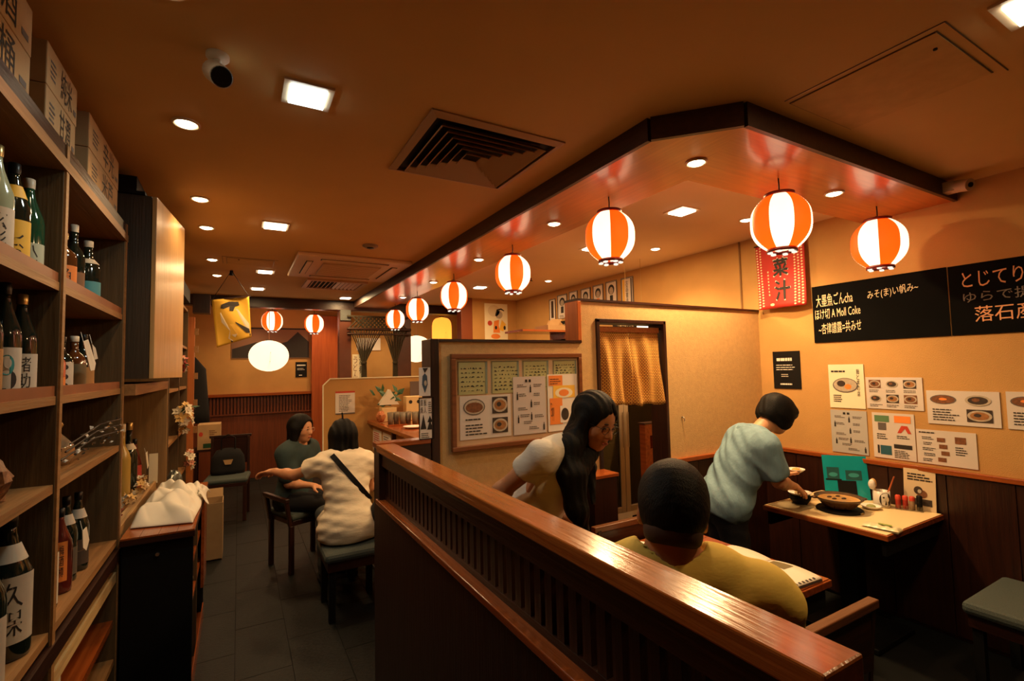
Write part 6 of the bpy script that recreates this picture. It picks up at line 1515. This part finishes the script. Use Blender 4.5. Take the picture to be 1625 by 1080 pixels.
# ---- 2 man seen from behind
def man():
    u = A(.69, .72, 0); rgt = A(.72, -.69, 0)
    head_c = A(.938, .873, 1.286); neck = A(.905, .845, 1.155); pel = A(.97, .815, .56)
    J = dict(head=head_c, neck=neck, shR=neck+rgt*.195+A(0, 0, -.045)+u*.0, shL=neck-rgt*.185+A(0, 0, -.04), pel=pel, elR=neck+rgt*.25+u*.13+A(0, 0, -.30), wrR=neck+rgt*.10+u*.42+A(0, 0, -.36),
             elL=neck-rgt*.235+u*.14+A(0, 0, -.30), wrL=neck-rgt*.06+u*.43+A(0, 0, -.37), hipR=pel+rgt*.09+A(0, 0, -.02), hipL=pel-rgt*.09+A(0, 0, -.02), knR=pel+rgt*.12+u*.42+A(0, 0, -.02), knL=pel-rgt*.10+u*.42+A(0, 0, -.02), anR=pel+rgt*.12+u*.42+A(0, 0, -.47), anL=pel-rgt*.1+u*.40+A(0, 0, -.47), toeR=pel+rgt*.14+u*.56+A(0, 0, -.52), toeL=pel-rgt*.12+u*.54+A(0, 0, -.52))
    hf = A(.62, .68, -.42); hu = A(.12, -.02, 1)
    t, J, R, L, HR = person('seated man in mustard shirt with short black hair seen from behind', J, hf, hu, .99, 1.05, M_SKIN2, [('R', u*.9-rgt*.3, A(0, 0, -1), .45, -1), ('L', u*.9+rgt*.3, A(0, 0, -1), .45, 1)], .0085, wide=1.05)
    F = Field(); torso(F, J, .020, 1.08, k=.09)
    F.ell(lerp(J['pel'], J['neck'], .78)-R[:, 1]*.03, (.165, .10, .12), R, k=.06)
    for q in 'RL': arm(F, J['sh'+q], J['el'+q], J['wr'+q], .026, 1.06, upto=.62)
    F.cplane(J['pel']-R[:, 2]*.06, -R[:, 2]); F.cell(J['neck']+R[:, 2]*.055+R[:, 1]*.022, (.082, .085, .055), R, k=.008)
    F.warp(folds(.004, R[:, 0]*.9+R[:, 2]*1.2, 34, 1, R[:, 0], 7)).warp(folds(.0025, R[:, 2]*1.2-R[:, 0]*.5, 60, 0, R[:, 0], 5))
    cloth_mesh('mustard_shirt', F, .0075, M_YSHIRT, t)
    trousers(t, J, M_BLACKCL, 1.02, R=R); shoes(t, J, M_BLACKCL)
    Hh = Field(); Hh.ell(L(0, -.014, .034), (.0845, .104, .093), HR).ell(L(0, -.05, -.012), (.074, .069, .073), HR, k=.03)
    Hh.cut(lambda P: -f_ell(P, L(0, .115, -.05), (.085, .09, .13), HR), .012); Hh.cplane(L(0, -.05, -.062), HR@A(0, .25, -1), .01)
    for sx in (-1, 1): Hh.cell(L(sx*.09, .012, -.022), (.026, .036, .05), HR, k=.006)
    Hh.warp(lambda P: .0008*np.sin(P@np.array([190, 60, 40], np.float32))*np.sin(P@np.array([40, 170, 150], np.float32)))
    cloth_mesh('hair', Hh, .006, M_HAIR, t)
    # faded, clipped hair on the nape
    Hn = Field().ell(L(0, -.048, -.052), (.0675, .0555, .060), HR); Hn.cplane(L(0, -.05, -.085), HR@A(0, .1, -1), .015); Hn.cut(lambda P: -f_ell(P, L(0, .10, -.06), (.09, .12, .13), HR), .01)
    cloth_mesh('clipped_nape', Hn, .007, mat('clipped_hair', (.06, .028, .016), .7), t)
    face_bits(t, L, HR, .99, h=.004)
man()

# ---- 3 server in a blue shirt bending to the wall table
def server():
    f = A(.9, -.43, 0); f /= np.linalg.norm(f); r = A(f[1], -f[0], 0)
    neck = A(2.825, 1.955, 1.175); pel = A(2.62, 2.03, .79)
    J = dict(head=(3.02, 1.90, 1.318), neck=neck, shR=neck+r*.165+A(-.01, 0, -.035), shL=neck-r*.165+A(0, 0, -.035), pel=pel, elR=(2.79, 1.765, .945), wrR=(3.06, 1.84, .868), elL=(3.06, 2.09, .93), wrL=(3.21, 2.0, .905),
             hipR=pel+r*.08, hipL=pel-r*.08, knR=pel+r*.09+f*.05+A(0, 0, -.36), knL=pel-r*.09+f*.05+A(0, 0, -.36), anR=pel+r*.09-f*.02+A(0, 0, -.71), anL=pel-r*.09-f*.02+A(0, 0, -.71), toeR=pel+r*.1+f*.14+A(0, 0, -.76), toeL=pel-r*.1+f*.14+A(0, 0, -.76))
    hf = A(.80, -.42, -.52)
    t, J, R, L, HR = person('server in blue short sleeved shirt bending over the wall table', J, hf, (.4, -.1, 1), .98, .97, M_SKIN, [('R', (.86, .02, -.38), (.1, .3, -1), .4, -1), ('L', (.8, -.1, -.1), (0, -.1, 1), .35, 1)], .009)
    F = Field(); torso(F, J, .026, .99, k=.10, flare=.01)
    F.ell(J['pel']-R[:, 2]*.02, (.178, .148, .15), R, k=.06)
    for q in 'RL': arm(F, J['sh'+q], J['el'+q], J['wr'+q], .036, 1.0, upto=.70)
    F.cplane(J['pel']-R[:, 2]*.095, -R[:, 2]); F.cell(J['neck']+R[:, 2]*.045+R[:, 1]*.045, (.075, .08, .05), R, k=.006)
    for q in 'RL':
        d = J['el'+q]-J['sh'+q]; d /= np.linalg.norm(d); c = J['sh'+q]+d*.185
        F.cut(lambda P, c=c, d=d: np.minimum(f_plane(P, c, d), -f_cone(P, c-d*.1, c+d*.3, .10, .10)), .004)
    F.warp(lambda P: .010*(np.abs(np.sin(P@(R[:, 0]*22+R[:, 2]*13).astype(np.float32)+1.4*np.sin(P@(R[:, 2]*11).astype(np.float32))))-.5)).warp(folds(.004, R[:, 2]*1.1+R[:, 0]*.7, 70, 1, R[:, 0], 9))
    o = cloth_mesh('blue_shirt', F, .0075, M_BSHIRT, t)
    Cq = Field().cone(J['neck']+R[:, 2]*.02-R[:, 1]*.03, J['neck']+R[:, 2]*.045-R[:, 1]*.025, .075, .066, k=.02); Cq.cell(J['neck']+R[:, 2]*.06+R[:, 1]*.0, (.058, .06, .08), R, k=.004); Cq.cplane(J['neck']+R[:, 2]*.065, R[:, 2], .004)
    cloth_mesh('collar', Cq, .006, M_BSHIRT, t)
    trousers(t, J, M_BLACKCL, .97, R=R); shoes(t, J, M_BLACKCL)
    U = Field(); arm(U, J['shL'], J['elL'], J['wrL'], .012, 1.0, upto=.95); cloth_mesh('black_undersleeve', U, .009, M_BLACKCL, t)
    Hh = Field(); Hh.ell(L(0, -.012, .034), (.096, .115, .098), HR).ell(L(0, -.055, -.03), (.083, .068, .075), HR, k=.03)
    for sx in (-1, 1): Hh.ell(L(sx*.074, .02, -.025), (.026, .058, .068), HR, k=.03)
    Hh.ell(L(0, .075, .05), (.07, .035, .035), HR, k=.03)
    Hh.cut(lambda P: -f_ell(P, L(0, .125, -.055), (.064, .072, .095), HR), .012); Hh.cplane(L(0, -.03, -.085), HR@A(0, -.25, -1), .01)
    Hh.warp(lambda P: .0026*np.sin((P@(HR[:, 0]*130+HR[:, 2]*45).astype(np.float32))))
    cloth_mesh('hair', Hh, .0065, M_HAIR, t)
    face_bits(t, L, HR, .98, h=.003)
server()
t = plate('small saucer in the serving hand above the table', 3.305, 1.965, .905, .055, 'held_saucer', food=mat('fried_bit', (.75, .32, .06), .6))
t = plate('round side dish being set down beside the hot pot', 3.225, 1.90, ZT+.055, .07, 'side_dish', food=mat('dish_food', (.55, .42, .2), .7, var=.4, vs=70))
t = thing('dish_stand', 'dark bowl under the side dish beside the hot pot', 'bowl', (3.225, 1.90, ZT)); MB().lathe((3.225, 1.90, ZT), [(.001, 0), (.04, 0), (.06, .03), (.066, .052), (.001, .052)], 28).build('bowl_body', M_BLACK, t)

# ---- 4 woman in white sitting with her back to us
def whitewoman():
    neck = A(.685, 3.775, 1.015); pel = A(.70, 3.66, .555)
    J = dict(head=(.684, 3.83, 1.165), neck=neck, shR=(.845, 3.77, .965), shL=(.525, 3.76, .985), pel=pel, elR=(.895, 3.90, .745), wrR=(.92, 4.12, .735), elL=(.36, 3.90, .905), wrL=(.225, 4.05, .92),
             hipR=pel+A(.09, .02, -.02), hipL=pel+A(-.09, .02, -.02), knR=pel+A(.10, .44, -.02), knL=pel+A(-.10, .44, -.02), anR=pel+A(.10, .42, -.47), anL=pel+A(-.10, .42, -.47), toeR=pel+A(.11, .55, -.52), toeL=pel+A(-.11, .55, -.52))
    hf = A(-.15, .98, -.12)
    t, J, R, L, HR = person('seated woman in white dress with black shoulder strap, back turned', J, hf, (0, 0, 1), .98, .95, M_SKIN, [('L', (-.7, .6, -.15), (-.2, -.2, -1), .4, -1), ('R', (0, 1, 0), (0, 0, -1), .4, -1)], .010)
    F = Field(); torso(F, J, .020, .95, k=.10, flare=.015); F.ell(J['pel']+A(0, .03, -.03), (.200, .155, .13), None, k=.10); F.cone(J['hipL'], lerp(J['hipL'], J['knL'], .55), .10, .09, k=.05).cone(J['hipR'], lerp(J['hipR'], J['knR'], .55), .10, .09, k=.05)
    for q in 'RL': arm(F, J['sh'+q], J['el'+q], J['wr'+q], .026, .98, upto=.50)
    F.cplane((0, 0, .462), (0, 0, -1)); F.cell(J['neck']+R[:, 2]*.045+R[:, 1]*.02, (.075, .08, .05), R, k=.006)
    for q in 'RL':
        d = J['el'+q]-J['sh'+q]; d /= np.linalg.norm(d); c = J['sh'+q]+d*.125
        F.cut(lambda P, c=c, d=d: np.minimum(f_plane(P, c, d), -f_cone(P, c-d*.1, c+d*.3, .092, .092)), .004)
    F.warp(folds(.0035, R[:, 0]*.6+R[:, 2]*1.3, 62, 1.5, R[:, 0], 9)).warp(folds(.0022, R[:, 2]*1.0-R[:, 0]*.5, 95, 0, R[:, 0], 7))
    cloth_mesh('white_dress', F, .009, mat('cream_cotton', (.78, .69, .52), .85, var=.05, vs=12, bump=.8, bs=9, stretch=(.7, .7, 2)), t)
    pts = []
    for q in range(13):
        a = q/12; x = .585+.275*a; z = 1.055-.36*a
        ys = np.linspace(3.35, 3.85, 251); col_ = np.stack([np.full(251, x), ys, np.full(251, z)], 1).astype(np.float32)
        inside = np.where(F(col_) < .004)[0]; pts.append(A(x, ys[inside[0]] if len(inside) else 3.72, z))
    mb = MB()
    for q in range(12): mb.bar(V(pts[q]), V(pts[q+1]), .036, .006, up=V((0, -1, .1)))
    mb.build('bag_strap', M_BLACK, t)
    Hb = Field().ell((.90, 3.60, .62), (.07, .07, .10)); cloth_mesh('shoulder_bag', Hb, .012, M_BLACKCL, t)
    trousers(t, J, mat('denim_dark', (.03, .04, .045), .85), .9, R=None); shoes(t, J, M_BLACKCL)
    Hh = Field(); Hh.ell(L(0, -.012, .034), (.096, .112, .10), HR).cone(L(-.035, -.05, .0), L(-.055, -.062, -.20), .06, .045, k=.04).cone(L(.035, -.05, .0), L(.06, -.058, -.20), .06, .045, k=.04).cone(L(.07, .0, .0), L(.092, .005, -.19), .035, .028, k=.04).cone(L(-.07, .0, .0), L(-.092, .005, -.185), .035, .028, k=.04)
    Hh.cut(lambda P: -f_ell(P, L(0, .12, -.045), (.066, .075, .11), HR), .012)
    Hh.warp(lambda P: .003*np.sin((P@(HR[:, 0]*150).astype(np.float32))))
    cloth_mesh('hair', Hh, .008, M_HAIR, t)
    MB().cyl(V(L(-.01, -.05, .12)), V(L(-.012, -.045, .178)), .007, .006, 8).build('hair_pin', M_BLACK, t)
    face_bits(t, L, HR, .98, h=.004)
whitewoman()

# ---- 5 woman in a dark green top
def darkwoman():
    f = A(.72, -.69, 0); r = A(f[1], -f[0], 0); neck = A(.462, 4.69, 1.005); pel = A(.43, 4.72, .55)
    J = dict(head=(.485, 4.655, 1.158), neck=neck, shR=neck+r*.165+A(0, 0, -.045), shL=neck-r*.165+A(0, 0, -.045), pel=pel, elR=(.375, 4.53, .72), wrR=(.545, 4.43, .70), elL=(.66, 4.80, .74), wrL=(.80, 4.66, .735),
             hipR=pel+r*.09, hipL=pel-r*.09, knR=pel+r*.1+f*.42, knL=pel-r*.1+f*.42, anR=pel+r*.1+f*.42+A(0, 0, -.47), anL=pel-r*.1+f*.42+A(0, 0, -.47), toeR=pel+r*.1+f*.55+A(0, 0, -.52), toeL=pel-r*.1+f*.55+A(0, 0, -.52))
    hf = A(.74, -.66, -.12)
    t, J, R, L, HR = person('seated woman with glasses and dark green top, turned to the right', J, hf, (0, 0, 1), .98, .95, M_SKIN, [('R', (.8, -.5, -.2), (0, 0, -1), .4, -1), ('L', (.7, -.7, -.1), (0, 0, -1), .4, 1)], .010)
    F = Field(); torso(F, J, .022, .97, k=.09, flare=.01)
    for q in 'RL': arm(F, J['sh'+q], J['el'+q], J['wr'+q], .028, 1.0, upto=.72)
    F.cplane((0, 0, .50), (0, 0, -1)); F.cell(J['neck']+R[:, 2]*.045+R[:, 1]*.03, (.07, .08, .05), R, k=.006); F.warp(folds(.005, R[:, 0]+R[:, 2], 30, 0, R[:, 0], 7))
    cloth_mesh('green_top', F, .010, M_TEALTOP, t)
    trousers(t, J, M_BLACKCL, .95, R=None); shoes(t, J, M_BLACKCL)
    Hh = Field(); Hh.ell(L(0, -.016, .034), (.091, .110, .097), HR).cone(L(-.072, -.01, .0), L(-.085, -.005, -.125), .04, .03, k=.04).cone(L(.075, -.01, .0), L(.085, -.005, -.125), .04, .03, k=.04).cone(L(0, -.06, .0), L(0, -.07, -.13), .07, .055, k=.04)
    Hh.cut(lambda P: -f_ell(P, L(.012, .118, -.028), (.074, .088, .118), HR), .012)
    cloth_mesh('hair', Hh, .008, M_HAIR, t)
    face_bits(t, L, HR, .98, h=.003); glasses(t, L, HR, .98, mat('glasses_pale', (.6, .5, .4), .3, .6))
darkwoman()
